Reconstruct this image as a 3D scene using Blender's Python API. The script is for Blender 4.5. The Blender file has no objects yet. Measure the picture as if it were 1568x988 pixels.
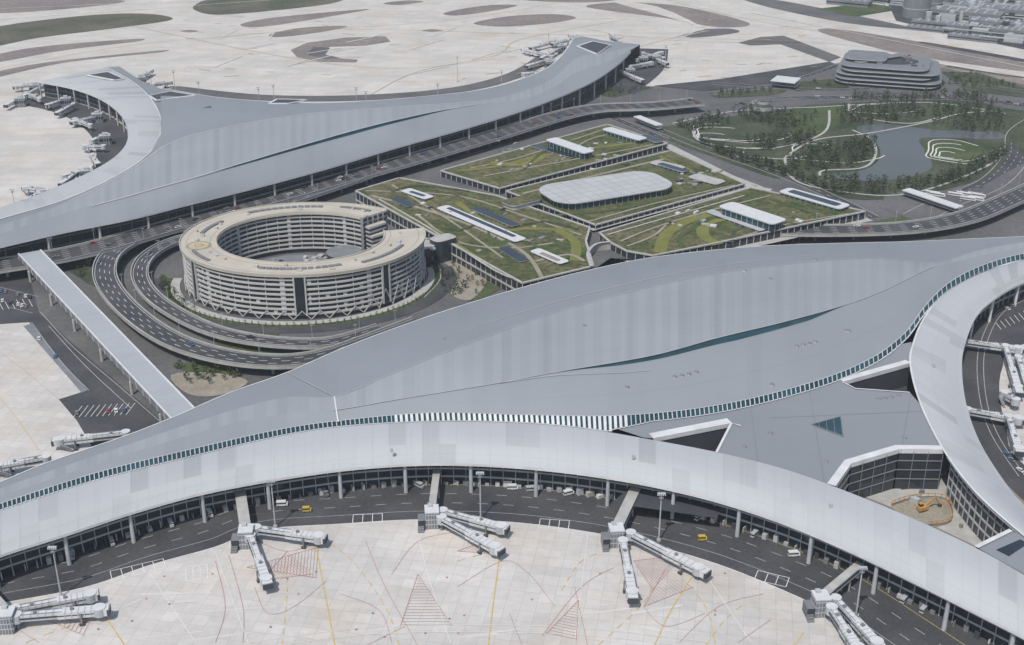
import bpy, math, random
from mathutils import Vector
from mathutils.geometry import tessellate_polygon
random.seed(7)
R=math.radians
# ---------------------------------------------------------------- survey mapping (aerial plate -> horizontal plane at height z)
H=320.0; PITCH=R(24.5); F=1900.0
def G(px,py,z=0.0):
    dx=(px-784)/F; dy=(494-py)/F
    vy=math.cos(PITCH)+dy*math.sin(PITCH); vz=-math.sin(PITCH)+dy*math.cos(PITCH)
    t=(z-H)/vz
    return (dx*t, vy*t, z)
def G2(px,py,z=0.0): return G(px,py,z)[:2]
def cr(pts,n=8,closed=False):
    P=[tuple(p) for p in pts]; out=[]; N=len(P)
    rng=range(N) if closed else range(N-1)
    for i in rng:
        p1=P[i];p2=P[(i+1)%N]
        p0=P[i-1] if (closed or i>0) else p1
        p3=P[(i+2)%N] if (closed or i+2<N) else p2
        for k in range(n):
            t=k/n
            out.append(tuple(.5*((2*b)+(-a+c)*t+(2*a-5*b+4*c-d)*t*t+(-a+3*b-3*c+d)*t**3) for a,b,c,d in zip(p0,p1,p2,p3)))
    if not closed: out.append(P[-1])
    return out
def fx(pts):
    P=sorted(pts)
    m=[]
    for i in range(len(P)):
        a=P[max(0,i-1)];b=P[min(len(P)-1,i+1)]
        m.append((b[1]-a[1])/(b[0]-a[0]))
    def f(x):
        if x<=P[0][0]: return P[0][1]+m[0]*(x-P[0][0])
        if x>=P[-1][0]: return P[-1][1]+m[-1]*(x-P[-1][0])
        for i in range(len(P)-1):
            if x<=P[i+1][0]:
                h=P[i+1][0]-P[i][0]; t=(x-P[i][0])/h
                return (2*t**3-3*t*t+1)*P[i][1]+(t**3-2*t*t+t)*h*m[i]+(-2*t**3+3*t*t)*P[i+1][1]+(t**3-t*t)*h*m[i+1]
    return f
def lin(pts):
    def f(x):
        if x<=pts[0][0]: return pts[0][1]
        for a,b in zip(pts,pts[1:]):
            if x<=b[0]: return a[1]+(b[1]-a[1])*(x-a[0])/(b[0]-a[0])
        return pts[-1][1]
    return f
def resample(pts,step):
    out=[tuple(pts[0])]; acc=0
    for a,b in zip(pts,pts[1:]):
        a=Vector(a);b=Vector(b);L=(b-a).length
        if L<1e-6: continue
        d=step-acc
        while d<=L:
            out.append(tuple(a+(b-a)*(d/L))); d+=step
        acc=(acc+L)%step
    return out
def offset(pts,d):
    out=[]
    for i,p in enumerate(pts):
        a=pts[max(0,i-1)];b=pts[min(len(pts)-1,i+1)]
        tx,ty=b[0]-a[0],b[1]-a[1];L=math.hypot(tx,ty) or 1
        q=(p[0]-ty/L*d,p[1]+tx/L*d)+tuple(p[2:])
        out.append(q)
    return out
# ---------------------------------------------------------------- materials
class N:
    def __init__(s,name):
        s.m=bpy.data.materials.new(name); s.m.use_nodes=True; s.t=s.m.node_tree; s.n=s.t.nodes
        s.b=s.n['Principled BSDF']
    def new(s,typ,**k):
        x=s.n.new(typ)
        for a,b in k.items(): setattr(x,a,b)
        return x
    def l(s,a,b): s.t.links.new(a,b)
    def math(s,op,a,b=None,c=None):
        x=s.new('ShaderNodeMath',operation=op)
        for i,v in enumerate((a,b,c)):
            if v is None: continue
            if isinstance(v,(int,float)): x.inputs[i].default_value=v
            else: s.l(v,x.inputs[i])
        return x.outputs[0]
    def noise(s,scale,detail=4,lo=0,hi=1,coord='Object',fmin=.3,fmax=.7):
        tc=s.new('ShaderNodeTexCoord'); x=s.new('ShaderNodeTexNoise'); x.inputs['Scale'].default_value=scale; x.inputs['Detail'].default_value=min(detail,4)
        s.l(tc.outputs[coord],x.inputs['Vector'])
        mr=s.new('ShaderNodeMapRange'); s.l(x.outputs['Fac'],mr.inputs[0])
        for i,v in enumerate((fmin,fmax,lo,hi)): mr.inputs[i+1].default_value=v
        return mr.outputs[0]
    def mix(s,f,a,b):
        x=s.new('ShaderNodeMix',data_type='RGBA')
        if isinstance(f,(int,float)): x.inputs[0].default_value=f
        else: s.l(f,x.inputs[0])
        for i,v in ((6,a),(7,b)):
            if isinstance(v,tuple): x.inputs[i].default_value=v+(1,)
            else: s.l(v,x.inputs[i])
        return x.outputs[2]
    def scale(s,c,f):
        x=s.new('ShaderNodeVectorMath',operation='SCALE')
        if isinstance(c,tuple): x.inputs[0].default_value=c
        else: s.l(c,x.inputs[0])
        if isinstance(f,(int,float)): x.inputs['Scale'].default_value=f
        else: s.l(f,x.inputs['Scale'])
        return x.outputs[0]
    def fin(s,c,rough=.8,metal=0,spec=.4):
        if isinstance(c,tuple): s.b.inputs['Base Color'].default_value=c+(1,)
        else: s.l(c,s.b.inputs['Base Color'])
        s.b.inputs['Roughness'].default_value=rough; s.b.inputs['Metallic'].default_value=metal
        s.b.inputs['Specular IOR Level'].default_value=spec
        return s.m
def mplain(name,c,rough=.7,metal=0,var=.1,sc=.15,spec=.4):
    n=N(name); return n.fin(n.scale(c,n.noise(sc,2,1-var,1+var)),rough,metal,spec)
def mnoise(name,c1,c2,sc,rough=.9,sc2=None,var=.15):
    n=N(name); c=n.mix(n.noise(sc,4),c1,c2)
    return n.fin(n.scale(c,n.noise(sc2 or sc*8,3,1-var,1+var)),rough,0,.2)
def mroof(name,c,var=.06,panel=9.0,seam=3.0,sd=.9,rough=.7,metal=.0,wide=0,row=38.0):
    n=N(name); tc=n.new('ShaderNodeTexCoord'); sp=n.new('ShaderNodeSeparateXYZ'); n.l(tc.outputs['UV'],sp.inputs[0])
    u=sp.outputs[0]; v=sp.outputs[1]
    wn=n.new('ShaderNodeTexWhiteNoise',noise_dimensions='2D'); cb=n.new('ShaderNodeCombineXYZ')
    n.l(n.math('FLOOR',n.math('DIVIDE',u,panel)),cb.inputs[0]); n.l(n.math('FLOOR',n.math('DIVIDE',v,row)),cb.inputs[1]); n.l(cb.outputs[0],wn.inputs['Vector'])
    f=n.math('MULTIPLY_ADD',n.math('POWER',wn.outputs['Value'],6.0),-2*var,1+var*.2)
    if wide:
        f2=n.math('MULTIPLY_ADD',n.math('LESS_THAN',n.math('FRACT',n.math('DIVIDE',u,wide)),.45),.05,1.0); f=n.math('MULTIPLY',f,f2)
    s=n.math('LESS_THAN',n.math('FRACT',n.math('DIVIDE',u,seam)),.1)
    f=n.math('MULTIPLY',f,n.math('MULTIPLY_ADD',s,sd-1,1.0))
    s2=n.math('LESS_THAN',n.math('FRACT',n.math('DIVIDE',v,14.0)),.04)
    f=n.math('MULTIPLY',f,n.math('MULTIPLY_ADD',s2,-.05,1.0))
    f=n.math('MULTIPLY',f,n.noise(.012,4,.95,1.05))
    return n.fin(n.scale(c,f),rough,metal,.25)
def mconc(name,c,slab=7.0,var=.05,mort=.86,stain=.1,warm=(1,.95,.88)):
    n=N(name); tc=n.new('ShaderNodeTexCoord'); mp=n.new('ShaderNodeMapping'); mp.inputs['Rotation'].default_value=(0,0,.18); n.l(tc.outputs['Object'],mp.inputs[0])
    b=n.new('ShaderNodeTexBrick',offset=0.0); b.inputs['Scale'].default_value=1; b.inputs['Brick Width'].default_value=slab; b.inputs['Row Height'].default_value=slab
    b.inputs['Mortar Size'].default_value=.16; b.inputs['Mortar Smooth'].default_value=.3
    b.inputs['Color1'].default_value=tuple(x*(1-var) for x in c)+(1,); b.inputs['Color2'].default_value=tuple(x*(1+var) for x in c)+(1,); b.inputs['Mortar'].default_value=tuple(x*mort for x in c)+(1,)
    n.l(mp.outputs[0],b.inputs['Vector'])
    f=n.math('MULTIPLY',n.noise(.015,4,1-stain,1+stain*.6),n.noise(.3,3,.95,1.04))
    mp2=n.new('ShaderNodeMapping'); mp2.inputs['Rotation'].default_value=(0,0,.18); mp2.inputs['Scale'].default_value=(.25,1,1); n.l(tc.outputs['Object'],mp2.inputs[0])
    nz=n.new('ShaderNodeTexNoise'); nz.inputs['Scale'].default_value=.09; nz.inputs['Detail'].default_value=4; n.l(mp2.outputs[0],nz.inputs['Vector'])
    mr=n.new('ShaderNodeMapRange'); n.l(nz.outputs['Fac'],mr.inputs[0])
    for i,v in enumerate((.3,.7,.92,1.05)): mr.inputs[i+1].default_value=v
    f=n.math('MULTIPLY',f,mr.outputs[0])
    cc=n.scale(b.outputs['Color'],f)
    tint=n.new('ShaderNodeMix',data_type='RGBA',blend_type='MULTIPLY'); n.l(n.noise(.02,3,0,1,fmin=.5,fmax=.72),tint.inputs[0]); n.l(cc,tint.inputs[6]); tint.inputs[7].default_value=warm+(1,)
    return n.fin(tint.outputs[2],.85,0,.2)
M={}
M['roof']=mroof('roof_metal_grey',(.225,.248,.272),.02,7,2.4,.975)
M['roofB']=mroof('roof_metal_fan_panels',(.265,.285,.308),.05,5,2.4,.975,wide=11,row=400)
M['roofC']=mroof('roof_metal_lower',(.24,.262,.286),.02,10,2.4,.98)
M['band']=mroof('pier_roof_light',(.39,.41,.43),.10,8,8,.965,row=22)
M['white']=mplain('white_metal',(.58,.59,.60),.5)
M['bw']=mplain('bridge_cladding',(.55,.56,.57),.5,0,.06,.3)
M['fascia']=mplain('fascia_light_grey',(.40,.42,.44),.5)
M['walkroof']=mplain('skybridge_roof',(.34,.365,.39),.6,0,.04,.05)
M['glass']=mplain('dark_glass',(.025,.033,.043),.15,0,.3,.05,.6)
M['teal']=mplain('teal_skylight_glass',(.022,.062,.078),.15,0,.35,.05,.5)
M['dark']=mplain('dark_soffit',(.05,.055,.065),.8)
M['grey']=mplain('mid_grey_metal',(.18,.19,.205),.6)
M['asph']=mnoise('asphalt',(.047,.05,.055),(.082,.083,.088),.04,.9,.6)
M['asphL']=mnoise('asphalt_light',(.09,.092,.096),(.14,.14,.14),.02,.9,.3)
M['conc']=mconc('apron_concrete',(.515,.50,.48),6.5,.05,.84,.10)
M['concF']=mconc('far_apron_concrete',(.51,.495,.47),15,.05,.86,.10)
M['cpale']=mplain('pale_concrete',(.37,.368,.355),.85,0,.12,.2)
M['soil']=mnoise('dry_soil',(.20,.17,.14),(.28,.245,.21),.02,.95)
M['brown']=mnoise('brown_verge',(.17,.148,.143),(.235,.21,.198),.02,.95)
M['dgreen']=mnoise('rough_grass',(.06,.072,.045),(.13,.12,.095),.02,.95)
M['grass']=mnoise('lawn',(.045,.072,.026),(.085,.105,.05),.03,.95,.4,.3)
M['park']=mnoise('park_planting',(.034,.050,.028),(.085,.095,.06),.03,.95,.3,.35)
M['groof']=mnoise('green_roof_sedum',(.045,.07,.022),(.14,.125,.07),.045,.95,.3,.45)
M['ygreen']=mnoise('yellow_green_planting',(.13,.15,.04),(.19,.18,.06),.1,.95)
M['tan']=mnoise('tan_gravel',(.23,.21,.165),(.31,.285,.24),.1,.95)
M['water']=mplain('pond_water',(.09,.098,.096),.25,0,.1,.01,.35)
M['cream']=mplain('hotel_beige_roof',(.44,.41,.35),.8,0,.08,.06)
M['hband']=mplain('hotel_stone_band',(.44,.44,.43),.75,0,.05,.2)
M['hwin']=mplain('hotel_window_glass',(.03,.037,.047),.12,0,.4,.25,.5)
M['yel']=mplain('yellow_paint',(.50,.38,.13),.8,0,.15,.5)
M['vy']=mplain('vehicle_yellow',(.5,.37,.07),.5)
M['red']=mplain('faded_red_paint',(.40,.21,.19),.8,0,.2,.5)
M['wp']=mplain('white_road_paint',(.64,.64,.63),.8,0,.15,.5)
M['wpf']=mplain('worn_white_paint',(.62,.61,.59),.8,0,.1,.5)
M['wpd']=mplain('worn_road_line',(.34,.34,.34),.8,0,.2,.5)
M['stain']=mplain('cleaned_concrete',(.535,.52,.50),.9,0,.08,.1)
M['orange']=mplain('orange_machine',(.45,.25,.08),.6)
M['leafD']=mplain('foliage_dark',(.030,.046,.024),.9,0,.4,.2)
M['leafL']=mplain('foliage_light',(.062,.085,.042),.9,0,.4,.2)
M['bark']=mplain('bark',(.09,.07,.05),.9)
M['carW']=mplain('car_white',(.65,.65,.65),.3); M['carK']=mplain('car_black',(.03,.03,.035),.3); M['carR']=mplain('car_red',(.28,.05,.04),.3); M['carB']=mplain('car_blue',(.06,.12,.25),.3)
n=N('pavilion_roof_panels'); tc=n.new('ShaderNodeTexCoord'); mp=n.new('ShaderNodeMapping'); mp.inputs['Rotation'].default_value=(0,0,-.5); n.l(tc.outputs['Object'],mp.inputs[0])
bk=n.new('ShaderNodeTexBrick',offset=0.0); bk.inputs['Scale'].default_value=1; bk.inputs['Brick Width'].default_value=9; bk.inputs['Row Height'].default_value=9; bk.inputs['Mortar Size'].default_value=.35
for k_,c_ in (('Color1',(.45,.455,.46,1)),('Color2',(.40,.41,.42,1)),('Mortar',(.29,.30,.31,1))): bk.inputs[k_].default_value=c_
n.l(mp.outputs[0],bk.inputs['Vector']); M['pavroof']=n.fin(bk.outputs['Color'],.5,0,.4)
# ---------------------------------------------------------------- mesh builder
def empty(name):
    e=bpy.data.objects.new(name,None); bpy.context.collection.objects.link(e); return e
class MB:
    def __init__(s): s.v=[];s.f=[];s.mi=[];s.mats=[];s.uv={}
    def m(s,k):
        if k not in s.mats: s.mats.append(k)
        return s.mats.index(k)
    def face(s,pts,k):
        b=len(s.v); s.v+= [tuple(p) for p in pts]; s.f.append(tuple(range(b,b+len(pts)))); s.mi.append(s.m(k))
    def tess(s,pts,k):
        vs=[Vector(p) for p in pts]; b=len(s.v); s.v+=[tuple(p) for p in pts]
        for t in tessellate_polygon([vs]):
            a,c,d=[vs[i] for i in t]
            if (c-a).cross(d-a).z<0: t=(t[0],t[2],t[1])
            s.f.append(tuple(b+i for i in t)); s.mi.append(s.m(k))
    def box(s,cx,cy,z0,z1,lx,ly,yaw,k,top=None):
        c,sn=math.cos(yaw),math.sin(yaw); q=[(cx+c*a*lx/2-sn*b*ly/2,cy+sn*a*lx/2+c*b*ly/2) for a,b in((-1,-1),(1,-1),(1,1),(-1,1))]
        s.prism(q,z0,z1,k,top or k)
    def prism(s,q,z0,z1,side,top,bottom=True):
        n=len(q)
        ar=sum(q[i][0]*q[(i+1)%n][1]-q[(i+1)%n][0]*q[i][1] for i in range(n))
        if ar<0: q=q[::-1]
        for i in range(n):
            a=q[i];b=q[(i+1)%n]; s.face([(a[0],a[1],z0),(b[0],b[1],z0),(b[0],b[1],z1),(a[0],a[1],z1)],side)
        if n==4:
            s.face([(a[0],a[1],z1) for a in q],top)
            if bottom: s.face([(a[0],a[1],z0) for a in q[::-1]],side)
        else: s.tess([(a[0],a[1],z1) for a in q],top)
    def cyl(s,cx,cy,z0,z1,r,k,n=10,r2=None,top=None):
        r2=r if r2 is None else r2
        lo=[(cx+r*math.cos(2*math.pi*i/n),cy+r*math.sin(2*math.pi*i/n),z0) for i in range(n)]
        hi=[(cx+r2*math.cos(2*math.pi*i/n),cy+r2*math.sin(2*math.pi*i/n),z1) for i in range(n)]
        for i in range(n):
            j=(i+1)%n; s.face([lo[i],lo[j],hi[j],hi[i]],k)
        s.face(hi,top or k)
    def beam(s,p0,p1,w,h,k,top=None):
        a=Vector(p0);b=Vector(p1);d=(b-a).normalized()
        up=Vector((0,0,1)) if abs(d.z)<.95 else Vector((1,0,0))
        r=d.cross(up).normalized();u=r.cross(d)
        c=[(-1,-1),(1,-1),(1,1),(-1,1)]
        A=[a+r*x*w/2+u*y*h/2 for x,y in c];B=[b+r*x*w/2+u*y*h/2 for x,y in c]
        for i in range(4):
            j=(i+1)%4; s.face([A[i],B[i],B[j],A[j]],(top or k) if i==2 else k)
        s.face(A,k); s.face(B[::-1],k)
    def wall(s,line,z0,z1,k,both=False):
        for a,b in zip(line,line[1:]): s.face([(a[0],a[1],z0),(b[0],b[1],z0),(b[0],b[1],z1),(a[0],a[1],z1)],k)
    def ribbon(s,line,w,k,z=None,dz=0):
        L=offset(line,w/2);Rr=offset(line,-w/2)
        g=lambda p:(p[0],p[1],(z if z is not None else p[2])+dz)
        for i in range(len(line)-1): s.face([g(Rr[i]),g(Rr[i+1]),g(L[i+1]),g(L[i])],k)
    def dashed(s,line,w,k,z,on=4,off=6):
        pts=resample([p[:2] for p in line],1.0); i=0
        while i+on<len(pts): s.ribbon([pts[i],pts[i+on//2],pts[i+on]],w,k,z); i+=on+off
    def build(s,name,parent=None,smooth=False):
        me=bpy.data.meshes.new(name); me.from_pydata(s.v,[],s.f)
        for k in s.mats: me.materials.append(M[k])
        me.polygons.foreach_set('material_index',s.mi)
        if smooth: me.polygons.foreach_set('use_smooth',[True]*len(s.f))
        me.update(); o=bpy.data.objects.new(name,me); bpy.context.collection.objects.link(o)
        if parent: o.parent=parent
        return o
def sheet(name,px,z,k,sm=0,parent=None):
    if sm: px=cr(px,sm,True)
    b=MB(); b.tess([G(x,y,0)[:2]+(z,) for x,y in px],k) if z<1 else b.tess([G(x,y,z) for x,y in px],k)
    return b.build(name,parent)
def grid(name,rows,k,parent=None,u0=0):
    nr=len(rows);nc=len(rows[0]); v=[p for r in rows for p in r]; f=[];uv=[]
    U=[0]; mid=rows[nr//2]
    for a,b in zip(mid,mid[1:]): U.append(U[-1]+(Vector(b)-Vector(a)).length)
    V=[0]; c=nc//2
    for a,b in zip(rows,rows[1:]): V.append(V[-1]+(Vector(b[c])-Vector(a[c])).length)
    for i in range(nr-1):
        for j in range(nc-1):
            q=[i*nc+j,i*nc+j+1,(i+1)*nc+j+1,(i+1)*nc+j]
            p=[Vector(v[t]) for t in q]; nz=(p[1]-p[0]).cross(p[3]-p[0]).z+(p[3]-p[2]).cross(p[1]-p[2]).z
            if nz<0: q=q[::-1]
            f.append(q); uv+=[(U[t%nc]+u0,V[t//nc]) for t in q]
    me=bpy.data.meshes.new(name); me.from_pydata(v,[],f); me.materials.append(M[k]); l=me.uv_layers.new(name='UV')
    for i,c2 in enumerate(uv): l.data[i].uv=c2
    me.polygons.foreach_set('use_smooth',[True]*len(f)); me.update()
    o=bpy.data.objects.new(name,me); bpy.context.collection.objects.link(o)
    if parent:o.parent=parent
    return o
def facade(mb,line,z0,z1,levels,step,gl='glass',sl='fascia',out=-.4,mu=.35):
    mb.wall(line,z0,z1,gl)
    o=offset(line,out)
    for z in levels:
        mb.wall(o,z,z+.9,sl)
        for a,b,c,d in zip(line,line[1:],o[1:],o):
            mb.face([(d[0],d[1],z+.9),(c[0],c[1],z+.9),(b[0],b[1],z+.9),(a[0],a[1],z+.9)],sl)
    rs=resample([a[:2] for a in o],step)
    for p,q in zip(rs,rs[1:]):
        mb.box(p[0],p[1],z0,z1,mu,.5,math.atan2(q[1]-p[1],q[0]-p[0]),sl)
def scat(poly,n,z=.4):
    q=[Vector(G(x,y)) for x,y in poly]; x0=min(p.x for p in q);x1=max(p.x for p in q);y0=min(p.y for p in q);y1=max(p.y for p in q); out=[]
    while len(out)<n:
        x=random.uniform(x0,x1);y=random.uniform(y0,y1);c=False
        for a,d in zip(q,q[1:]+q[:1]):
            if (a.y>y)!=(d.y>y) and x<(d.x-a.x)*(y-a.y)/(d.y-a.y)+a.x: c=not c
        if c: out.append((x,y,z))
    return out
# ---------------------------------------------------------------- ground
g=MB(); g.face([(-15000,-3000,0),(15000,-3000,0),(15000,25000,0),(-15000,25000,0)],'soil'); g.build('ground')
sheet('far_apron',[(-300,-120),(1850,-120),(1850,160),(1568,122),(1440,98),(1400,88),(1285,96),(1160,125),(1060,135),(950,130),(800,170),(600,215),(400,270),(200,320),(0,365),(-300,430)],.04,'concF')
sheet('landside_pavement',[(-200,440),(0,385),(300,315),(600,232),(800,180),(930,128),(1060,137),(1160,127),(1285,98),(1450,105),(1568,130),(1750,160),(1750,420),(1000,470),(520,580),(262,660),(0,760),(-200,830)],.08,'asphL')
isl=[([(-20,45),(120,25),(220,21),(264,30),(180,43),(60,58),(-20,72)],'dgreen'),([(296,10),(350,-6),(520,-8),(505,6),(380,20),(320,22)],'dgreen'),
([(368,38),(420,27),(562,14),(520,23),(405,41)],'brown'),([(413,53),(460,43),(530,40),(500,48),(430,57)],'brown'),
([(725,36),(780,25),(850,22),(882,28),(840,36),(770,41)],'brown'),([(645,47),(662,45),(678,47),(662,49)],'brown'),([(276,48),(290,46),(304,48),(290,50)],'brown'),
([(587,5),(625,1),(648,3),(610,8)],'brown'),([(680,20),(740,9),(792,8),(760,16),(700,24)],'brown'),([(-20,88),(60,72),(205,60),(208,64),(100,77),(-20,98)],'brown'),
([(-20,114),(70,96),(240,78),(240,81),(100,96),(-20,122)],'brown'),([(-20,2),(90,-4),(192,2),(100,14),(-20,20)],'brown'),
([(898,11),(960,4),(1050,11),(1148,36),(1100,42),(1020,28)],'brown'),([(800,0),(870,-6),(960,-4),(900,4)],'brown'),
([(1130,-5),(1200,2),(1330,28),(1400,45),(1300,36),(1180,12)],'asphL'),([(1252,46),(1300,47),(1450,72),(1590,102),(1590,112),(1400,86),(1290,60)],'brown'),
([(1425,66),(1590,95),(1590,99),(1425,70)],'asph'),([(1040,48),(1110,44),(1130,50),(1060,58)],'asphL')]
for i,(p,k) in enumerate(isl): sheet('grass_island' if k=='dgreen' else 'verge',p,.10+.01*i,k,5)
sheet('verge',[(1130,66),(1165,57),(1200,55),(1288,88),(1270,95),(1195,68),(1150,70)],.3,'asphL')
b=MB(); b.tess([G2(x,y)+(.34,) for x,y in [(445,77),(470,66),(530,58),(590,56),(598,64),(560,70),(505,72),(490,82),(500,88),(548,92),(545,96),(490,95),(455,88)]],'brown'); b.build('verge')
sheet('service_pavement',[(480,72),(505,74),(498,84),(520,89),(500,92),(470,84)],.36,'asphL')
sheet('service_pavement',[(965,75),(1060,50),(1075,42),(1005,10),(940,4),(1055,36),(1045,46)],.37,'concF',3)
sheet('stadium_field',[(1250,14),(1330,5),(1385,14),(1310,26)],.38,'grass')
sheet('industrial_yard',[(1350,-15),(1700,-20),(1700,90),(1568,76),(1480,58),(1372,32)],.39,'asph')
sheet('far_road',[(1000,132),(1100,122),(1270,95),(1285,101),(1180,128),(1080,140)],.42,'asph')
b=MB()
for L in [[(0,105),(200,70),(420,50),(700,30),(900,-5)],[(300,62),(500,45),(800,52),(1100,60),(1300,70),(1568,118)],[(560,150),(640,110),(760,85),(800,60),(960,30)],[(200,40),(450,90),(620,105),(760,90)],[(900,45),(1000,60),(1240,70)],[(1000,-5),(1200,40),(1568,85)]]:
    b.ribbon(cr([G(x,y) for x,y in L],10),.8,'yel',.46)
for i in range(18):
    x=random.uniform(280,1050); y=random.uniform(55,125)
    b.ribbon([G(x,y),G(x+random.uniform(10,60),y-random.uniform(8,18))],random.uniform(1.5,3),'stain',.44+.0003*i)
for i in range(70):
    x=random.uniform(280,1250); y=random.uniform(15,120); p=G(x,y); b.ribbon([(p[0],p[1]),(p[0]+random.uniform(6,18),p[1]+random.uniform(-8,8))],1.3,'yel',.48+.002*i)
for (x0,y0),(x1,y1) in [((0,14),(1100,-30)),((1150,20),(1590,108)),((0,30),(600,-12))]:
    b.ribbon([G(x0,y0),G(x1,y1)],1.5,'wpf',.8)
b.build('taxiway_marking')
# ---------------------------------------------------------------- near airside
BLf=fx([(-90,885),(0,850),(100,818),(200,785),(300,757),(400,737),(520,719),(620,711),(700,710),(800,715),(900,726),(1000,743),(1100,767),(1200,800),(1300,842),(1400,890),(1500,940),(1568,975),(1680,1035)])
BUf=fx([(-90,812),(0,782),(150,735),(300,698),(430,668),(520,654),(660,646),(800,648),(900,657),(990,672),(1100,693),(1200,718),(1290,750),(1400,795),(1500,842),(1568,880),(1680,945)])
xs=[-90+i*(1770/59) for i in range(60)]
pts=[(x,BLf(x)+5) for x in xs]
b=MB(); b.tess([G2(*p)+(.12,) for p in pts]+[(500,150,.12),(-500,150,.12)],'asph'); b.build('service_road')
bd=cr([(-90,945),(0,925),(130,900),(230,866),(330,838),(400,812),(520,803),(650,796),(780,800),(900,815),(1000,836),(1100,865),(1200,905),(1260,935),(1340,990),(1440,1060)],6)
b=MB(); b.tess([G2(*p)+(.16,) for p in bd]+[(300,200,.16),(-500,200,.16)],'conc'); b.build('apron')
b=MB()
bw=[G(x,y) for x,y in bd]
b.ribbon(bw,.35,'wp',.20)
for d in (14,22): b.dashed(offset(bw,d),.35,'wpd',.2,5,7)
b.ribbon(offset(bw,30),.25,'yel',.2); b.ribbon(offset(bw,7),.3,'wpd',.2)
def ladder(px,py,n,ang,w=7,s=4.5):
    x,y,_=G(px,py); c,sn=math.cos(ang),math.sin(ang)
    for i in range(n+1):
        a=(x+c*i*s,y+sn*i*s); b.ribbon([a,(a[0]-sn*w,a[1]+c*w)],.3,'wp',.21)
    b.ribbon([(x,y),(x+c*n*s,y+sn*n*s)],.3,'wp',.215); b.ribbon([(x-sn*w,y+c*w),(x-sn*w+c*n*s,y+c*w+sn*n*s)],.3,'wp',.215)
ladder(172,889,5,.42);ladder(540,802,3,.08);ladder(825,808,3,-.12);ladder(1155,888,3,-.4); ladder(285,890,3,.25,10,3);ladder(1258,940,3,-.5)
zz=[.22]
def ml(pts,w,k,dash=None,sm=8):
    zz[0]+=.003; L=cr([G(x,y) for x,y in pts],sm) if len(pts)>2 else [G(x,y) for x,y in pts]
    if dash: b.dashed(L,w,k,zz[0],*dash)
    else: b.ribbon(L,w,k,zz[0])
random.seed(3)
for i in range(16):   # worn wheel tracks / cleaned lanes on the slabs
    x=random.uniform(50,1150); y=random.uniform(880,985); a=random.choice([-1,1])*random.uniform(20,120)
    if y>BLf(x)+110: ml([(x,y),(x+a,y-random.uniform(2,14))],random.uniform(.6,1.8),'stain')
random.seed(7)
for p in [[(514,995),(492,880),(484,838)],[(747,995),(756,920),(766,845)],[(1000,995),(1025,940),(1062,880)],[(195,995),(165,950),(148,925)],[(1212,995),(1230,970)]]: ml(p,.5,'yel')
for p in [[(432,990),(440,900),(436,850)],[(612,990),(590,930),(540,860),(500,830)],[(915,990),(980,930),(1000,900)],[(1080,990),(1110,950),(1140,925)],[(700,860),(740,850),(780,852)],[(860,905),(890,860),(930,845)],[(1095,985),(1080,930),(1040,880)],[(40,985),(90,965),(140,950)]]: ml(p,.4,'yel',(4,3))
for p in [[(390,900),(410,940),(450,930),(500,890)],[(395,830),(440,845),(490,832)],[(560,830),(590,900),(640,990)],[(600,880),(640,830),(700,815)],[(620,960),(560,990)],[(700,900),(770,860),(810,880),(850,930)],[(830,975),(890,900),(940,870)],[(880,900),(900,990)],[(985,930),(1020,960),(1080,940)],[(1040,985),(1100,930),(1170,910)],[(20,960),(60,985)],[(330,860),(345,930),(330,985)],[(350,850),(372,930),(372,985)],[(520,910),(580,935),(600,985)],[(780,940),(800,990)],[(1130,985),(1180,950)]]: ml(p,.2,'red')
for p in [[(380,985),(560,962),(740,958),(920,965),(1090,985)],[(230,880),(300,985)],[(330,846),(380,985)],[(640,815),(655,880),(690,985)],[(1080,880),(1150,985)],[(900,820),(880,985)],[(380,996),(560,973),(740,969),(920,976),(1090,996)]]: ml(p,.3,'wpf')
def hatch(A,Bp,C,n=14,k='red'):
    a,p,c=[Vector(G(*q)) for q in (A,Bp,C)]
    zz[0]+=.004
    for t in [(i+.5)/n for i in range(n)]: b.ribbon([tuple(a+(p-a)*t),tuple(a+(c-a)*t)],.15,k,zz[0])
    zz[0]+=.004; b.ribbon([tuple(a),tuple(p)],.2,k,zz[0]); b.ribbon([tuple(a),tuple(c)],.2,k,zz[0]+.003)
hatch((640,880),(613,960),(692,960),18); hatch((886,920),(836,972),(882,982),14); hatch((378,870),(490,838),(486,886),22); hatch((986,930),(1020,870),(1062,900),16); hatch((400,890),(480,880),(440,845),16)
hatch((60,945),(140,955),(130,975),12); hatch((700,845),(770,850),(740,830),12);hatch((970,860),(1050,850),(1000,905),16)
for i in range(26):
    x=random.uniform(100,1150); y=random.uniform(870,985)
    if y>BLf(x)+100: p=G(x,y); b.cyl(p[0],p[1],.16,.5,.45,random.choice(['grey','red','grey']),8)
b.build('apron_marking')
# ---------------------------------------------------------------- left airside corner
sheet('left_taxi_road',[(-100,420),(40,405),(60,480),(150,560),(255,650),(150,700),(-100,790)],.12,'asph')
sheet('left_apron',[(-100,505),(0,497),(45,494),(92,556),(134,598),(90,612),(118,645),(150,700),(0,742),(-100,790)],.16,'conc')
b=MB()
for p in [[(62,478),(110,530),(180,590),(250,650)],[(75,500),(130,560),(200,625)],[(0,440),(60,455)],[(10,470),(50,480)],[(48,494),(95,556),(136,598)]]: b.ribbon(cr([G(x,y) for x,y in p],5),.4,'wpd',.2)
for i in range(10): b.ribbon([G(112+i*9,640-i*.5),G(126+i*9,622-i*.5)],.3,'wp',.21)
for i in range(6): b.ribbon([G(5+i*9,475-i),G(-2+i*9,462-i)],.3,'wp',.21)
b.ribbon(cr([G(0,610),(G(25,640)),G(60,690)],5),.3,'yel',.22)
b.ribbon(cr([G(0,540),(G(40,570)),G(90,612)],5),.2,'red',.23)
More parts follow.
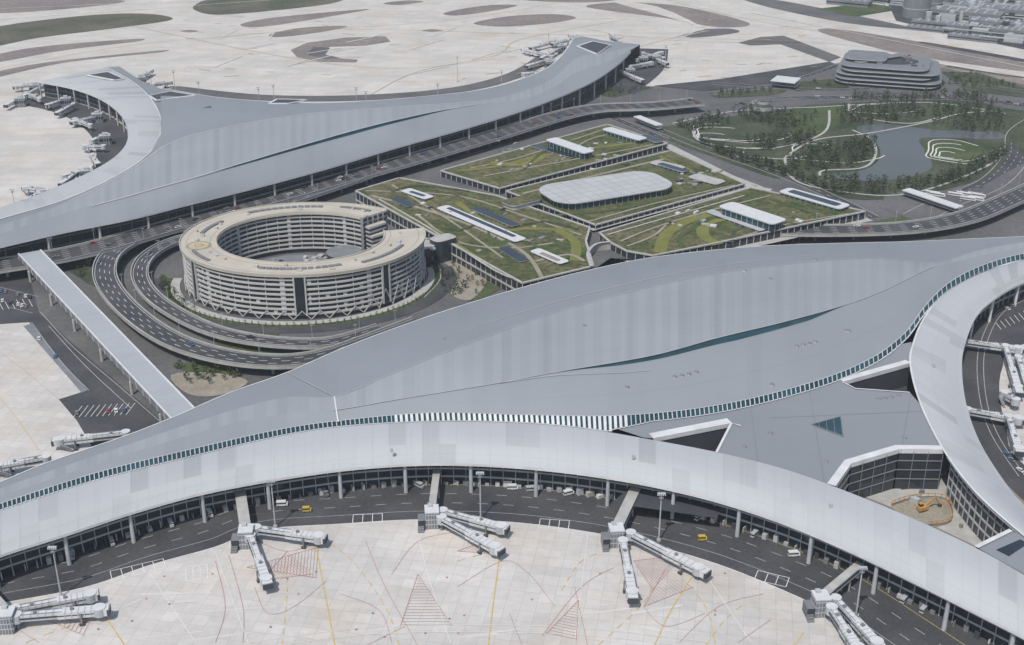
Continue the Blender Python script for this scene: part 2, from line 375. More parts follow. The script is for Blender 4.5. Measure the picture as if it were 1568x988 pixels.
b.build('left_marking')
sheet('drain_strip',[(36,500),(48,496),(96,556),(134,598),(125,602)],.19,'grey')
sheet('right_service_road',[(1440,470),(1568,425),(1750,400),(1750,900),(1600,800),(1500,700),(1465,600)],.12,'asph')
sheet('right_apron',[(1536,560),(1560,530),(1750,500),(1750,760),(1568,712),(1540,650),(1530,600)],.16,'conc',3)
b=MB()
for d in (0,10): b.ribbon(cr([G(x+d,y) for x,y in [(1568,455),(1525,480),(1503,520),(1496,560),(1502,620),(1520,670),(1560,730)]],6),.4,'wpd',.2)
for i in range(7): b.ribbon([G(1525+i*7,495-i*3),G(1533+i*7,505-i*3)],.35,'wp',.21)
b.build('right_marking')
# ---------------------------------------------------------------- NEAR TERMINAL
T=empty('airport_terminal')
Y0=fx([(-90,772),(0,738),(70,709),(190,668),(262,640),(350,602),(440,570),(520,535),(620,497),(700,470),(800,440),(900,414),(1000,394),(1150,378),(1300,372),(1390,370),(1480,366),(1568,362),(1680,356)])
Y1=fx([(-90,781),(0,748),(190,683),(350,630),(440,608),(512,607),(600,572),(680,540),(765,508),(850,478),(1000,438),(1100,418),(1200,405),(1290,397),(1350,396),(1425,402),(1450,398),(1500,383),(1568,371),(1680,362)])
Y2=fx([(-90,790),(0,760),(190,697),(350,650),(440,634),(512,628),(600,613),(680,600),(765,586),(850,570),(1000,544),(1100,517),(1200,493),(1290,468),(1350,446),(1425,410),(1450,405),(1500,392),(1568,380),(1680,367)])
Y3=fx([(-90,801),(0,771),(150,723),(300,686),(430,657),(520,644),(660,632),(800,635),(950,636),(1100,620),(1250,583),(1340,545),(1390,505),(1415,470),(1450,435),(1500,408),(1568,388),(1680,372)])
AMP=lin([(-90,.05),(300,.12),(440,.2),(560,.45),(720,1),(1200,1),(1430,.5),(1680,.05)])
SL=lin([(0,0),(850,0),(950,6),(1130,11),(1240,8),(1295,0),(2000,0)])
Z0=lambda x:22.0; Z3=lambda x:22.6+2.4*max(0,AMP(x)-.3)
Z2=lambda x:min(22.3+14*AMP(x),Z3(x)+.16*(Y3(x)-Y2(x)-SL(x)))
Z1=lambda x:min(22.3+11*AMP(x),Z2(x)+.05*(Y2(x)-Y1(x)))
Y2b=lambda x:Y2(x)+SL(x); Z2b=lambda x:Z2(x)-SL(x)/3.2
xs=[-90+i*10 for i in range(178)]
def strip(name,ya,za,yb,zb,k,rows,bul=0,parent=T,xs=xs):
    rr=[]
    for r in range(rows+1):
        t=r/rows; rr.append([G(x,ya(x)+(yb(x)-ya(x))*t,za(x)+(zb(x)-za(x))*t+bul*math.sin(math.pi*t)*(AMP(x)**2 if parent is T else 1)) for x in xs])
    return grid(name,rr,k,parent)
strip('roof_outer_shell',Y0,Z0,Y1,Z1,'roof',6,2.0)
strip('roof_fan_panels',Y1,Z1,Y2,Z2,'roofB',6,1.5)
strip('roof_lower_shell',Y2b,Z2b,Y3,Z3,'roofC',6,.3)
sx=[x for x in range(850,1300,10)]
strip('clerestory_slot',Y2,Z2,Y2b,Z2b,'teal',1,0,T,sx)
GE=lambda x: BUf(x)-1 if x<940 else Y3(x)+ lin([(940,21),(1000,12),(1340,11),(1400,12),(1568,9),(1700,6)])(x)
ZE=lambda x:22.2
strip('skylight_strip',Y3,Z3,GE,ZE,'teal',1,0)
mb=MB()
x=-80
while x<1640:
    y3=Y3(x);ye=GE(x)
    big=(600<x<960)
    a=Vector(G(x,y3+1,Z3(x)+.4)); c=Vector(G(x+1,ye-.5,ZE(x)+.5))
    mb.beam(a,c,1.4 if big else .5,.4,'fascia' if not big else 'white'); x+=(8 if big else 7)
for f,z,k,w in ((Y3,Z3,'fascia',.7),(GE,ZE,'white',.7),(Y2,Z2,'fascia',.45),(Y1,Z1,'fascia',.45),(Y0,Z0,'white',.7)):
    mb.ribbon([G(x,f(x),z(x)+.3) for x in (xs if f in (Y3,GE,Y0) else [q for q in xs if 510<=q<=1430])],w,k)
mb.ribbon([G(512,607,Z1(512)+.5),G(515,628,Z2(512)+.5),G(518,646,Z3(512)+.6)],.7,'white')
mb.ribbon([G(440,570,22.6),G(475,588,22.3+.5*(Z1(512)-22)+1.0),G(512,607,Z1(512)+.6)],.4,'fascia')
def yo(x): t=(x-680)/(1250-680); return Y0(x)+(Y1(x)-Y0(x))*(.62+.1*math.sin(3.1*t))
mb.ribbon([G(x,yo(x),Z0(x)+(Z1(x)-Z0(x))*((yo(x)-Y0(x))/(Y1(x)-Y0(x)))+2.1*AMP(x)**2) for x in range(700,1260,10)],.35,'fascia')
mb.ribbon([G(x,Y2b(x)+(Y3(x)-Y2b(x))*(.5*(x-765)/640),Z2b(x)+(Z3(x)-Z2b(x))*(.5*(x-765)/640)+.6) for x in range(765,1000,10)],.3,'fascia')
mb.build('roof_trim',T)
def zb(t): return 22.2+1.5*math.sin(math.pi*min(1,t*1.1))-5.2*t**1.6
rr=[]
for r in range(11):
    t=r/10; rr.append([G(x,BUf(x)+(BLf(x)-BUf(x))*t,zb(t)) for x in xs])
grid('pier_roof_band',rr,'band',T)
ze=zb(1)
eave=[G(x,BLf(x),ze) for x in xs]
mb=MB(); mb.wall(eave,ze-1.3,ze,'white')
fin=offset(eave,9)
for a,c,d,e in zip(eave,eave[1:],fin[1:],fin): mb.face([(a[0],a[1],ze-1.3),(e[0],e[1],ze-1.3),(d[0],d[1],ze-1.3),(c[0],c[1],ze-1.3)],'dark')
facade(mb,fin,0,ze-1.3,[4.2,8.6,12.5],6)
for i in range(9,len(xs)-9,3):
    nrm=Vector((-(eave[i+1][1]-eave[i-1][1]),eave[i+1][0]-eave[i-1][0])).normalized()
    # joint runs square to the eave, up to the inner edge of the band
    xx=xs[i]; L=[G(xx,BUf(xx)+(BLf(xx)-BUf(xx))*t,zb(t)+.06) for t in [j/8 for j in range(9)]]
    mb.ribbon(L,.16,'fascia')
cl=offset(eave,2.2)
for xx in [-5,98,205,312,415,520,625,725,825,930,1030,1133,1238,1342,1448,1552]:
    i=min(range(len(xs)),key=lambda j:abs(xs[j]-xx)); p=cl[i]; mb.cyl(p[0],p[1],.1,ze-1.3,1.0,'fascia',10,.8)
for i,p in enumerate(resample([q[:2] for q in offset(eave,8.3)],5)):
    mb.box(p[0],p[1],.12,random.choice([2.6,3.4,1.8]),random.choice([2,3,4]),random.choice([.5,2]),math.atan2(p[1]-560,p[0])+math.pi/2,random.choice(['grey','fascia','dark','cpale','white','grey']))
mb.build('pier_facade',T)
RL=cr([(1720,360),(1650,374),(1568,398),(1500,419),(1450,448),(1417,485),(1399,525),(1394,560),(1410,620),(1445,690),(1490,750),(1545,802),(1620,862)],8)
RR=cr([(1720,388),(1650,404),(1568,432),(1527,455),(1497,482),(1480,520),(1473,560),(1480,620),(1502,680),(1540,740),(1568,774),(1600,808),(1680,880)],8)
rr=[]
for r in range(11):
    t=r/10; rr.append([G(a[0]+(c[0]-a[0])*t,a[1]+(c[1]-a[1])*t,zb(t)) for a,c in zip(RL,RR)])
grid('right_pier_roof_band',rr,'band',T)
mb=MB(); e2=[G(x,y,ze) for x,y in RR]; mb.wall(e2,ze-1.3,ze,'white'); f2=offset(e2,-8); facade(mb,f2,0,ze-1.3,[4.2,8.6],6,out=.4)
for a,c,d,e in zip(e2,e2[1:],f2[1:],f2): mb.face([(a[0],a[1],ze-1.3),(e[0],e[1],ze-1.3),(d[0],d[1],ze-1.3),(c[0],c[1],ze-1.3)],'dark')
for p in resample([q[:2] for q in offset(e2,-2)],34): mb.cyl(p[0],p[1],.1,ze-1.3,.9,'white')
rl=[G(x,y,22.1) for x,y in RL]; mb.ribbon(rl,1.0,'white',22.5); e3=[p for p,q in zip(rl,RL) if q[1]>690]; f3=offset(e3,3); facade(mb,f3,0,21,[5,10,15],5)
mb.wall(e3,20.8,22.2,'white')
mb.build('right_pier_facade',T)
hub=[(930,652),(940,GE(940))]+[(x,GE(x)+.5) for x in range(960,1390,20)]+[(1396,524),(1394,556),(1290,585),(1310,595),(1393,601),(1410,620),(1445,689),(1377,688),(1303,710),(1278,745),(1200,718.5),(1097,692.5),(1120,648),(1000,671.5),(985,670)]
mb=MB()
mb.tess([G(x,y,22) for x,y in hub],'roofC')
def lowwall(pxs,z0,z1,gl='glass',fr=True,wd=2.6):
    L=[G(x,y,22) for x,y in pxs]
    mb.wall(L,z0,20.9,gl)
    q=offset(L,-.35)
    mb.wall(q,20.0,22.3,'white'); mb.ribbon(offset(L,wd/2-.4),wd,'white',22.35)
    if fr:
      for a,c in zip(L,L[1:]):
        n=max(2,int((Vector(c)-Vector(a)).length/6))
        for i in range(n+1):
            t=i/n; mb.beam((a[0]+(c[0]-a[0])*t,a[1]+(c[1]-a[1])*t-.3,z0),(a[0]+(c[0]-a[0])*t,a[1]+(c[1]-a[1])*t-.3,20.9),.3,.3,'grey')
        for z in (6,11,16): mb.beam((a[0],a[1]-.35,z),(c[0],c[1]-.35,z),.4,.4,'grey')
lowwall([(1000,671.5),(1120,648)],8,22,'dark',False,5); lowwall([(1290,585),(1394,556)],8,22,'dark',False,4); lowwall([(1278,745),(1303,710),(1377,688),(1445,689)],0,22,wd=4)
mb.ribbon([G(1097,693,22.4),G(1120,648,22.4),G(1134,652,22.4)],1.2,'white',22.5)
mb.ribbon([G(1290,585,22.4),G(1310,595,22.4),G(1393,601,22.4)],.9,'white',22.5)
for q in ([(1000,671),(1120,648),(1097,693)],[(1290,585),(1394,556),(1393,601),(1310,595)]): mb.tess([G(x,y,22)[:2]+(8.0,) for x,y in [(q[0]),(q[1]),(q[2][0]+5,q[2][1]+60),(q[0][0]-60,q[0][1]+60)]],'dark')
tr=[G(1243,650,22.4),G(1287,638,22.4),G(1291,668,22.4)]; mb.tess(tr,'teal')
for a,c in zip(tr,tr[1:]+tr[:1]): mb.beam(a,c,.4,.4,'grey')
for t in (.25,.5,.75):
    a,c,d=[Vector(q) for q in tr]; mb.beam(tuple(a+(c-a)*t),tuple(a+(d-a)*t),.25,.3,'grey')
for L in ([(1150,625),(1160,706)],[(1240,600),(1262,738)],[(1380,690),(1395,602)],[(1180,640),(1410,630)]):
    mb.ribbon([G(x,y,22.1) for x,y in L],.3,'grey')
mb.build('hub_roof',T)
sheet('courtyard_ground',[(1285,745),(1303,725),(1377,700),(1450,700),(1570,800),(1620,900),(1500,840),(1400,792)],.2,'cpale')
sheet('excavation_pit',[(1365,775),(1400,765),(1448,768),(1455,800),(1420,808),(1390,795)],.24,'tan',4)
b=MB(); b.tess([G(x,y,21.5) for x,y in [(1495,838),(1548,812),(1640,862),(1680,944),(1568,879)]],'roofC'); b.ribbon([G(1495,838,22),G(1548,812,22)],2,'white',22.2); b.wall([G(1495,838,21.5),G(1548,812,21.5)],0,21.5,'glass')
b.tess([G(x,y,21.6) for x,y in [(1525,842),(1562,826),(1575,832),(1545,852)]],'glass'); b.build('hub_roof_south',T)
def roofz(x,y):
    if y<Y1(x): return Z0(x)+(Z1(x)-Z0(x))*(y-Y0(x))/(Y1(x)-Y0(x))+1
    if y<Y2(x): return Z1(x)+(Z2(x)-Z1(x))*(y-Y1(x))/(Y2(x)-Y1(x))+1
    if y<Y3(x): return Z2b(x)+(Z3(x)-Z2b(x))*(y-Y2b(x))/(Y3(x)-Y2b(x))+.5
    return 22
mb=MB()
for x,y in [(960,594),(1033,578),(1044,576),(1055,574),(1066,571),(1182,590),(1220,531),(1230,529),(1240,527),(1248,524),(1300,508),(1296,507),(680,520),(895,500),(1140,686),(1265,708),(1180,665),(1385,672),(1345,612),(1355,611),(1365,609),(1376,607),(1140,415),(1248,398),(1180,428)]:
    p=G(x,y,roofz(x,y)-.3); mb.cyl(p[0],p[1],p[2]-.6,p[2]+.8,1.1,'fascia',10,.9,'white'); mb.cyl(p[0],p[1],p[2]+.8,p[2]+1.2,1.15,'grey',10,.5)
for x,y in [(970,700),(1272,775),(850,520),(600,690),(1430,560)]:
    p=G(x,y,23.2); mb.box(p[0],p[1],22.5,24.4,1.2,1.2,.3,'fascia')
mb.build('roof_vents',T)
# ---------------------------------------------------------------- FAR TERMINAL
T2=empty('airport_terminal')
U=fx([(245,136),(262,138),(330,149),(400,155),(480,158),(560,155),(650,148),(740,137),(800,121),(840,103),(865,80),(880,58),(930,63),(980,68)])
UL=fx([(-90,362),(0,336),(105,304),(165,276),(190,263),(218,244),(232,231),(246,204)])
E=fx([(-90,400),(0,378),(100,355),(200,335),(300,310),(400,285),(500,258),(600,228),(700,200),(780,176),(850,151),(910,124),(950,96),(970,76),(980,69)])
Q1=fx([(-90,370),(0,345),(105,308),(190,266),(232,238),(246,226),(300,205),(450,177),(600,164),(735,154),(800,140),(850,118),(880,90),(930,80),(980,68.4)])
Q2=fx([(-90,380),(0,358),(105,325),(190,302),(246,286),(300,271),(450,226),(560,195),(650,174),(735,159),(800,152),(850,133),(880,112),(930,95),(980,68.7)])
SL2=lin([(0,0),(310,0),(400,4),(540,6),(640,4),(700,0),(2000,0)])
A2=lin([(-90,.05),(105,.3),(300,1),(600,1),(735,.4),(980,.05)])
z0=lambda x:21; z1=lambda x:21.4+9*A2(x); z2=lambda x:21.2+12*A2(x); z3=lambda x:20
Q2b=lambda x:Q2(x)+SL2(x); z2b=lambda x:z2(x)-SL2(x)/2.6
def fst(name,ya,za,yb,zbb,k,rows,xs,bul=0):
    rr=[[G(x,ya(x)+(yb(x)-ya(x))*r/rows,za(x)+(zbb(x)-za(x))*r/rows+bul*A2(x)*math.sin(math.pi*r/rows)) for x in xs] for r in range(rows+1)]
    grid(name,rr,k,T2)
xl=[-90+i*8 for i in range(42)]+[245.99]; xr=[246+i*8 for i in range(92)]+[980]
for xx,top in ((xl,UL),(xr,U)):
    fst('roof_airside_shell',top,z0,Q1,z1,'roof',4,xx,1); fst('roof_fan_panels',Q1,z1,Q2,z2,'roofB',4,xx,1); fst('roof_landside_shell',Q2b,z2b,E,z3,'roofC',4,xx,1)
fst('clerestory_slot',Q2,z2,Q2b,z2b,'teal',1,[x for x in range(310,704,8)])
FO=cr([(163,103),(205,127),(231,152),(245,178),(246,204),(232,231),(190,263),(105,304),(0,336),(-90,362)],8)
FI=cr([(58,125),(110,135),(155,152),(185,176),(196,203),(188,228),(155,254),(85,287),(0,318),(-90,338)],8)
grid('pier_roof_band',[[G(a[0]+(c[0]-a[0])*r/8,a[1]+(c[1]-a[1])*r/8,21.2+1.2*math.sin(math.pi*r/8)-4*(r/8)**1.6) for a,c in zip(FO,FI)] for r in range(9)],'band',T2)
mb=MB(); mb.tess([G(x,y,21.1) for x,y in [(163,103),(183,102),(215,123),(246,136),(246.2,204),(245,178),(231,152),(205,127)]],'roof')
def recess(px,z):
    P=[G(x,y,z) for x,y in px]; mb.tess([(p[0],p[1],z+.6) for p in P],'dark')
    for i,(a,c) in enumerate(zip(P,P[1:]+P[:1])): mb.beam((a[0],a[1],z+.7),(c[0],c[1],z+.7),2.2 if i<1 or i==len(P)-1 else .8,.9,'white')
recess([(240,155),(228,148),(262,141),(300,147)],21.6); recess([(247,196),(283,193),(270,206),(248,207)],22.5); recess([(412,160),(425,153),(470,154),(440,160)],22); recess([(884,72),(908,64),(935,70),(914,84)],22.5)
recess([(132,116),(165,111),(190,122),(175,124)],21.8)
tr=[G(306,166,25),G(322,162,25),G(326,168,25)]; mb.tess(tr,'teal')
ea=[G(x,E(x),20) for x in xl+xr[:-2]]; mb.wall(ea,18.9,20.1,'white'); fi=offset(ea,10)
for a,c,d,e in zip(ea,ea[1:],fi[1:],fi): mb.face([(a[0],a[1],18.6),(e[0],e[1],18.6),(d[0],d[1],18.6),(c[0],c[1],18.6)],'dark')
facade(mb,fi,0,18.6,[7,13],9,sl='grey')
for p in resample([q[:2] for q in offset(ea,2)],36): mb.cyl(p[0],p[1],.1,18.6,1.0,'fascia')
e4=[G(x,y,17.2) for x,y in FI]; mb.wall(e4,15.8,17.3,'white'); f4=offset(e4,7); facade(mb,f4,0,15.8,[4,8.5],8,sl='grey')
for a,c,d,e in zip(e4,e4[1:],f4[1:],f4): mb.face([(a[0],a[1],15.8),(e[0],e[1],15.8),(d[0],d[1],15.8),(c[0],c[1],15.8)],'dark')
for p in resample([q[:2] for q in offset(e4,1.5)],26): mb.cyl(p[0],p[1],.1,15.8,.9,'fascia')
uu=[G(x,U(x),21) for x in xr]; mb.wall(uu,0,20.9,'glass'); mb.ribbon(uu,1.2,'white',21.3)
mb.ribbon([G(x,y,21.4) for x,y in FO],1,'white',21.8)
mb.ribbon([G(x,Q2(x),z2(x)+.5) for x in range(140,735,12)],.7,'white'); mb.ribbon([G(x,Q1(x),z1(x)+.4) for x in range(105,735,12)],.6,'white')
mb.build('terminal_facade',T2)
b=MB(); b.ribbon([(p[0],p[1]) for p in offset(e4,-12)],34,'asph',.5); b.build('service_road')
b=MB(); b.ribbon(cr([G(x,y) for x,y in [(262,136),(400,150),(560,150),(700,138),(790,115),(840,85)]],6),22,'asphL',.52)
b.ribbon(cr([G(x,y) for x,y in [(985,75),(975,105),(930,140)]],6),60,'asph',.55); b.build('service_road')
# ---------------------------------------------------------------- roads
def elevated(name,px,z,w,pillars=True,lanes=4):
    L=resample(cr([G(x,y,z) for x,y in px],10),6); o=empty(name); b=MB()
    a=offset(L,w/2);c=offset(L,-w/2)
    b.ribbon(L,w,'asph',z); b.wall(a,z-1.6,z+1,'cpale'); b.wall(c,z-1.6,z+1,'cpale')
    for s in(1,-1):
        b.ribbon(offset(L,s*(w/2)),.6,'cpale',z+1.0); b.wall(offset(L,s*(w/2-.35)),z,z+1.0,'cpale')
        b.ribbon(offset(L,s*(w/2-1.3)),.25,'wp',z+.03)
    for i in range(1,lanes):
        d=-w/2+1.3+(w-2.6)*i/lanes; b.dashed(offset(L,d),.3,'wp',z+.04,5,8)
    b.ribbon(L,w-.5,'grey',z-1.6)
    for i,p in enumerate(resample([q[:2] for q in L],28)): b.cyl(p[0],p[1],0,z-1.6,1.1,'cpale',8)
    for i,p in enumerate(resample([q[:2] for q in offset(L,w/2)],30)): b.cyl(p[0],p[1],z+1,z+9,.14,'fascia',5); b.box(p[0],p[1],z+9,z+9.2,2.4,.3,.6,'fascia')
    b.build('deck',o); return L
RD=[]
RD.append((elevated('elevated_road',[(560,268),(440,308),(350,335),(290,345),(218,362),(172,387),(160,418),(176,452),(218,492),(275,525),(350,546),(430,553),(500,544),(565,522),(650,490)],8,15),8,15))
RD.append((elevated('elevated_road',[(345,351),(270,368),(226,392),(214,422),(236,456),(290,490),(350,512),(430,524),(510,523),(590,500)],6.2,11,lanes=3),6.2,11))
RD.append((elevated('elevated_road',[(-60,415),(120,385),(300,335),(420,303),(530,272),(650,238),(770,203),(860,176),(920,165),(1000,162),(1075,155)],9,24,lanes=6),9,24))
RD.append((elevated('elevated_road',[(1190,352),(1300,352),(1400,347),(1480,332),(1540,308),(1600,280),(1680,235)],8,20,lanes=5),8,20))
def road(name,px,w,k='asph',z=.14,lanes=2):
    L=resample(cr([G(x,y) for x,y in px],10),8); b=MB(); b.ribbon(L,w,k,z)
    for s in (1,-1):
        q=offset(L,s*w/2); b.wall(q,.05,z+.14,'cpale'); b.ribbon(q,.6,'cpale',z+.14)
    for i in range(1,lanes): b.dashed(offset(L,-w/2+w*i/lanes),.3,'wp',z+.04,5,8)
    b.build(name); return L
for px,w,n in [([(640,252),(780,215),(900,183),(1000,172),(1100,165),(1200,152),(1320,150),(1450,150),(1600,165)],16,4),([(540,285),(600,300),(700,352),(790,410),(830,440)],14,3),
 ([(1010,200),(1080,228),(1200,270),(1290,310),(1340,335)],10,2),([(1600,178),(1562,205),(1556,240),(1520,280),(1450,310),(1400,335)],22,4),([(1090,128),(1200,135),(1300,138),(1450,128),(1600,145)],10,2),
 ([(930,178),(960,190),(1020,215)],9,2),([(1285,100),(1200,128),(1080,145)],9,2),([(640,455),(665,425),(655,395)],9,2),([(1568,120),(1500,110),(1440,100)],8,2)]:
    RD.append((road('road',px,w,lanes=n,z=.14+.02*len(RD)),.2+.02*len(RD),w))
for p,k in [([(68,378),(130,372),(165,380),(145,405),(150,440),(120,425),(85,400)],'park'),([(200,365),(262,352),(285,365),(230,378),(195,400),(180,425),(176,405)],'grass'),([(262,575),(330,572),(380,585),(340,605),(290,605)],'tan'),
 ([(250,420),(300,470),(360,500),(420,508),(420,515),(340,508),(280,480),(245,450)],'park'),([(670,395),(720,410),(745,430),(720,460),(690,450),(700,420)],'tan'),([(640,400),(668,398),(690,430),(668,462),(640,450)],'grass'),([(680,440),(745,430),(770,440),(720,462)],'grass'),
 ([(265,560),(330,556),(370,575),(300,572)],'grass'),([(350,515),(430,535),(500,530),(480,538),(400,545),(330,530)],'grass'),([(210,400),(225,410),(240,440),(220,450),(205,425)],'park'),([(235,500),(300,535),(290,545),(230,515)],'tan'),([(170,380),(190,372),(170,400),(160,420)],'grass'),
 ([(1020,205),(1050,214),(1110,238),(1190,268),(1180,272),(1090,240),(1020,214)],'park'),([(1100,142),(1200,138),(1180,146),(1100,150)],'park'),([(1340,340),(1400,330),(1390,344),(1350,348)],'grass'),([(1200,310),(1280,322),(1330,345),(1310,348)],'grass')]:
    sheet('planting_bed',p,.3+random.random()*.05,k,4)
# ---------------------------------------------------------------- skybridge
SB=MB(); q=[G2(x,y,13) for x,y in [(28,389),(62,383),(302,630),(262,641)]]
SB.prism(q,8,13,'grey','walkroof')
for a,c in ((q[0],q[3]),(q[1],q[2])):
    SB.beam((a[0],a[1],13.2),(c[0],c[1],13.2),.8,.6,'white')
    for i in range(28):
        t=i/27; SB.beam((a[0]+(c[0]-a[0])*t,a[1]+(c[1]-a[1])*t,8),(a[0]+(c[0]-a[0])*t,a[1]+(c[1]-a[1])*t,13),.5,.5,'fascia')
for i in range(1,20):
    t=i/20; SB.beam((q[0][0]+(q[3][0]-q[0][0])*t,q[0][1]+(q[3][1]-q[0][1])*t,13.05),(q[1][0]+(q[2][0]-q[1][0])*t,q[1][1]+(q[2][1]-q[1][1])*t,13.05),.2,.12,'fascia')
for t in [.08,.25,.42,.6,.78,.94]:
    for a,c in ((q[0],q[3]),(q[1],q[2])): SB.cyl(a[0]+(c[0]-a[0])*t,a[1]+(c[1]-a[1])*t,0,8,.9,'cpale')
SB.build('skybridge')
# ---------------------------------------------------------------- HOTEL (oval ring)
HO=empty('hotel_building'); hx,hy,_=G(461,363,30); RO=78;RI=56; A0,A1=R(50),R(374); SY=.86
def P(r,a): return (hx+r*math.cos(a),hy+SY*r*math.sin(a))
n=160; an=[A0+(A1-A0)*i/n for i in range(n+1)]
mb=MB()
ro=lambda a:RO+ (3.5*max(0,math.cos(a-R(355))) )
def ringtop(r0,r1,z,k):
    for a,c in zip(an,an[1:]): mb.face([P(r0(a),a)+(z,),P(r1(a),a)+(z,),P(r1(c),c)+(z,),P(r0(c),c)+(z,)],k)
mb.wall([P(ro(a)-1,a) for a in an],0,29,'hwin'); mb.wall([P(RI+1,a) for a in an][::-1],0,29,'hwin')
for k in range(8):
    z=3.2+k*3.3
    mb.wall([P(ro(a),a) for a in an],z,z+1.15,'hband'); mb.wall([P(RI,a) for a in an][::-1],z,z+1.15,'hband')
    ringtop(lambda a:ro(a)-1,lambda a:ro(a),z+1.15,'hband'); ringtop(lambda a:RI,lambda a:RI+1,z+1.15,'hband'); ringtop(lambda a:ro(a)-1,lambda a:ro(a),z,'hband')
for i,a in enumerate(an[::4]):
    rnd=i%5==2
    p=P(ro(a)-.75,a); mb.box(p[0],p[1],5,28.8,.4,.5 if not rnd else 3.0,a,'hband')
    p=P(RI+.75,a); mb.box(p[0],p[1],3,28.8,.4,.5 if not rnd else 2.4,a,'hband')
for i,a in enumerate(an[2::4]):       # scattered solid wall panels between windows
    for k in range(7):
        if random.random()<.3:
            z=4.35+k*3.3; p=P(ro(a)-.8,a); mb.box(p[0],p[1],z,z+2.15,.3,random.choice([1.5,2.5]),a,'hband')
for i in range(0,n-3,4):
    a,c,d=an[i],an[i+2],an[i+4]
    right=math.cos(a)>.55 and math.sin(a)<.2
    zlo,zhi=(.5,6.2) if not right else (.5,12.8)
    mb.beam(P(ro(a)+.6,a)+(zhi,),P(ro(c)+.6,c)+(zlo,),.4,.5,'hband'); mb.beam(P(ro(c)+.6,c)+(zlo,),P(ro(d)+.6,d)+(zhi,),.4,.5,'hband')
for a0,a1 in ((R(274),R(279)),(R(316),R(320)),(R(215),R(219))):
    sub=[a0+(a1-a0)*i/6 for i in range(7)]; mb.wall([P(ro(a)+.5,a) for a in sub],3,28.5,'glass')
    for a in (a0,a1): p=P(ro(a)+.4,a); mb.box(p[0],p[1],3,29,1.2,1.0,a,'hband')
ringtop(lambda a:RI-1.2,lambda a:ro(a)+1.2,30.2,'cream')
mb.wall([P(ro(a)+1.2,a) for a in an],29.0,30.2,'cream'); mb.wall([P(RI-1.2,a) for a in an][::-1],29.0,30.2,'cream')
for rr_ in (lambda a:ro(a)+.8,lambda a:RI-.8):
    mb.wall([P(rr_(a),a) for a in an],30.2,31.1,'cream'); mb.wall([P(rr_(a)+.5,a) for a in an],30.2,31.1,'cream'); ringtop(rr_,lambda a:rr_(a)+.5,31.1,'hband')
ringtop(lambda a:RI+3.2,lambda a:RI+3.6,30.24,'tan'); ringtop(lambda a:ro(a)-3.6,lambda a:ro(a)-3.2,30.24,'tan')
for r_,a0,a1,wd in ((66,R(255),R(300),2.6),(70,R(310),R(345),2.4),(68,R(85),R(130),2.6),(66,R(150),R(175),2.6),(70,R(55),R(75),2.2),(71,R(205),R(225),2.4)):
    sub=[a0+(a1-a0)*i/12 for i in range(13)]
    for j,(a,c) in enumerate(zip(sub,sub[1:])):
        c=a+(c-a)*.8
        q=[P(r_,a),P(r_+wd,a),P(r_+wd,c),P(r_,c)]; mb.prism(q,30.2,31.2,'grey','grey')
for a in [A0+(A1-A0)*i/40 for i in range(41)]:
    if random.random()<.5 and not R(188)<a<R(206): p=P(random.uniform(60,73),a); mb.box(p[0],p[1],30.2,31.2+random.random()*.7,random.uniform(1.2,2.5),random.uniform(1.2,3.5),a,random.choice(['cream','fascia','hband']))
for a,sgn in ((A0,-1),(A1,1)):
    q=[P(RI-1.2,a),P(ro(a)+1.2,a)]; mb.wall(q if sgn<0 else q[::-1],0,30.2,'hband')
    for k in range(8):
        z=3.6+k*3.35
        for j in range(5):
            r_=RI+3+j*5; p=P(r_,a+sgn*.006); mb.box(p[0],p[1],z,z+2,2.8,.6,a,'hwin')
for k,(dr,hh) in enumerate(((4,24),(9,18),(15,12))):
    a=A0-R(3.0*(k+1)); p=P(RI+12-dr*.4,a); mb.box(p[0],p[1],0,hh,18-dr*.6,4.4,a,'hband','cream')
    for z in range(3,hh-2,3): mb.box(p[0],p[1],z,z+1.5,18.3-dr*.6,4.7,a,'hwin')
mb.build('curved_block',HO)
mb=MB()
px,py=P(67,R(197))
for r_,z,k in ((8.6,30.35,'cpale'),(8.0,30.45,'tan'),(6.4,30.5,'yel'),(5.2,30.55,'cpale'),(3.2,30.6,'orange'),(1.8,30.65,'cpale')): mb.cyl(px,py,30.2,z,r_,k,32)
mb.build('helipad',HO)
mb=MB()
mb.cyl(hx,hy,.3,.6,RI*SY-2,'asphL',60,top='asphL')
def blob(cx,cy,rx,ry,rot,z0,z1,side,top,n=28,pw=2):
    q=[]
    for i in range(n):
        t=2*math.pi*i/n; a=rx*math.copysign(abs(math.cos(t))**(2/pw),math.cos(t)); c=ry*math.copysign(abs(math.sin(t))**(2/pw),math.sin(t))
        q.append((cx+a*math.cos(rot)-c*math.sin(rot),cy+a*math.sin(rot)+c*math.cos(rot)))
    mb.prism(q,z0,z1,side,top)
blob(hx-10,hy+4,26,14,.3,.6,10,'hwin','grey'); blob(hx+20,hy-10,22,12,-.4,.6,8,'hwin','grey'); blob(hx-4,hy-8,10,6,0,.6,12,'hband','cpale'); blob(hx+26,hy+14,12,13,.5,.6,14,'hwin','grey')
blob(hx+62,hy+22,26,10,.5,.3,13,'hwin','cpale',pw=4)
blob(hx+48,hy+4,16,9,.6,.3,9,'hwin','fascia',pw=4)
blob(hx+92,hy+36,9,6,.7,.3,16,'hwin','cpale',pw=4)
for i in range(34):
    a=random.uniform(0,6.28); r_=random.uniform(5,28); mb.box(hx+r_*math.cos(a),hy+r_*math.sin(a)*.6,6,random.uniform(10,12.5),random.uniform(1,5),random.uniform(1,4),a,random.choice(['grey','cpale','hwin','hband']))
an2=[R(180)+R(195)*i/60 for i in range(61)]
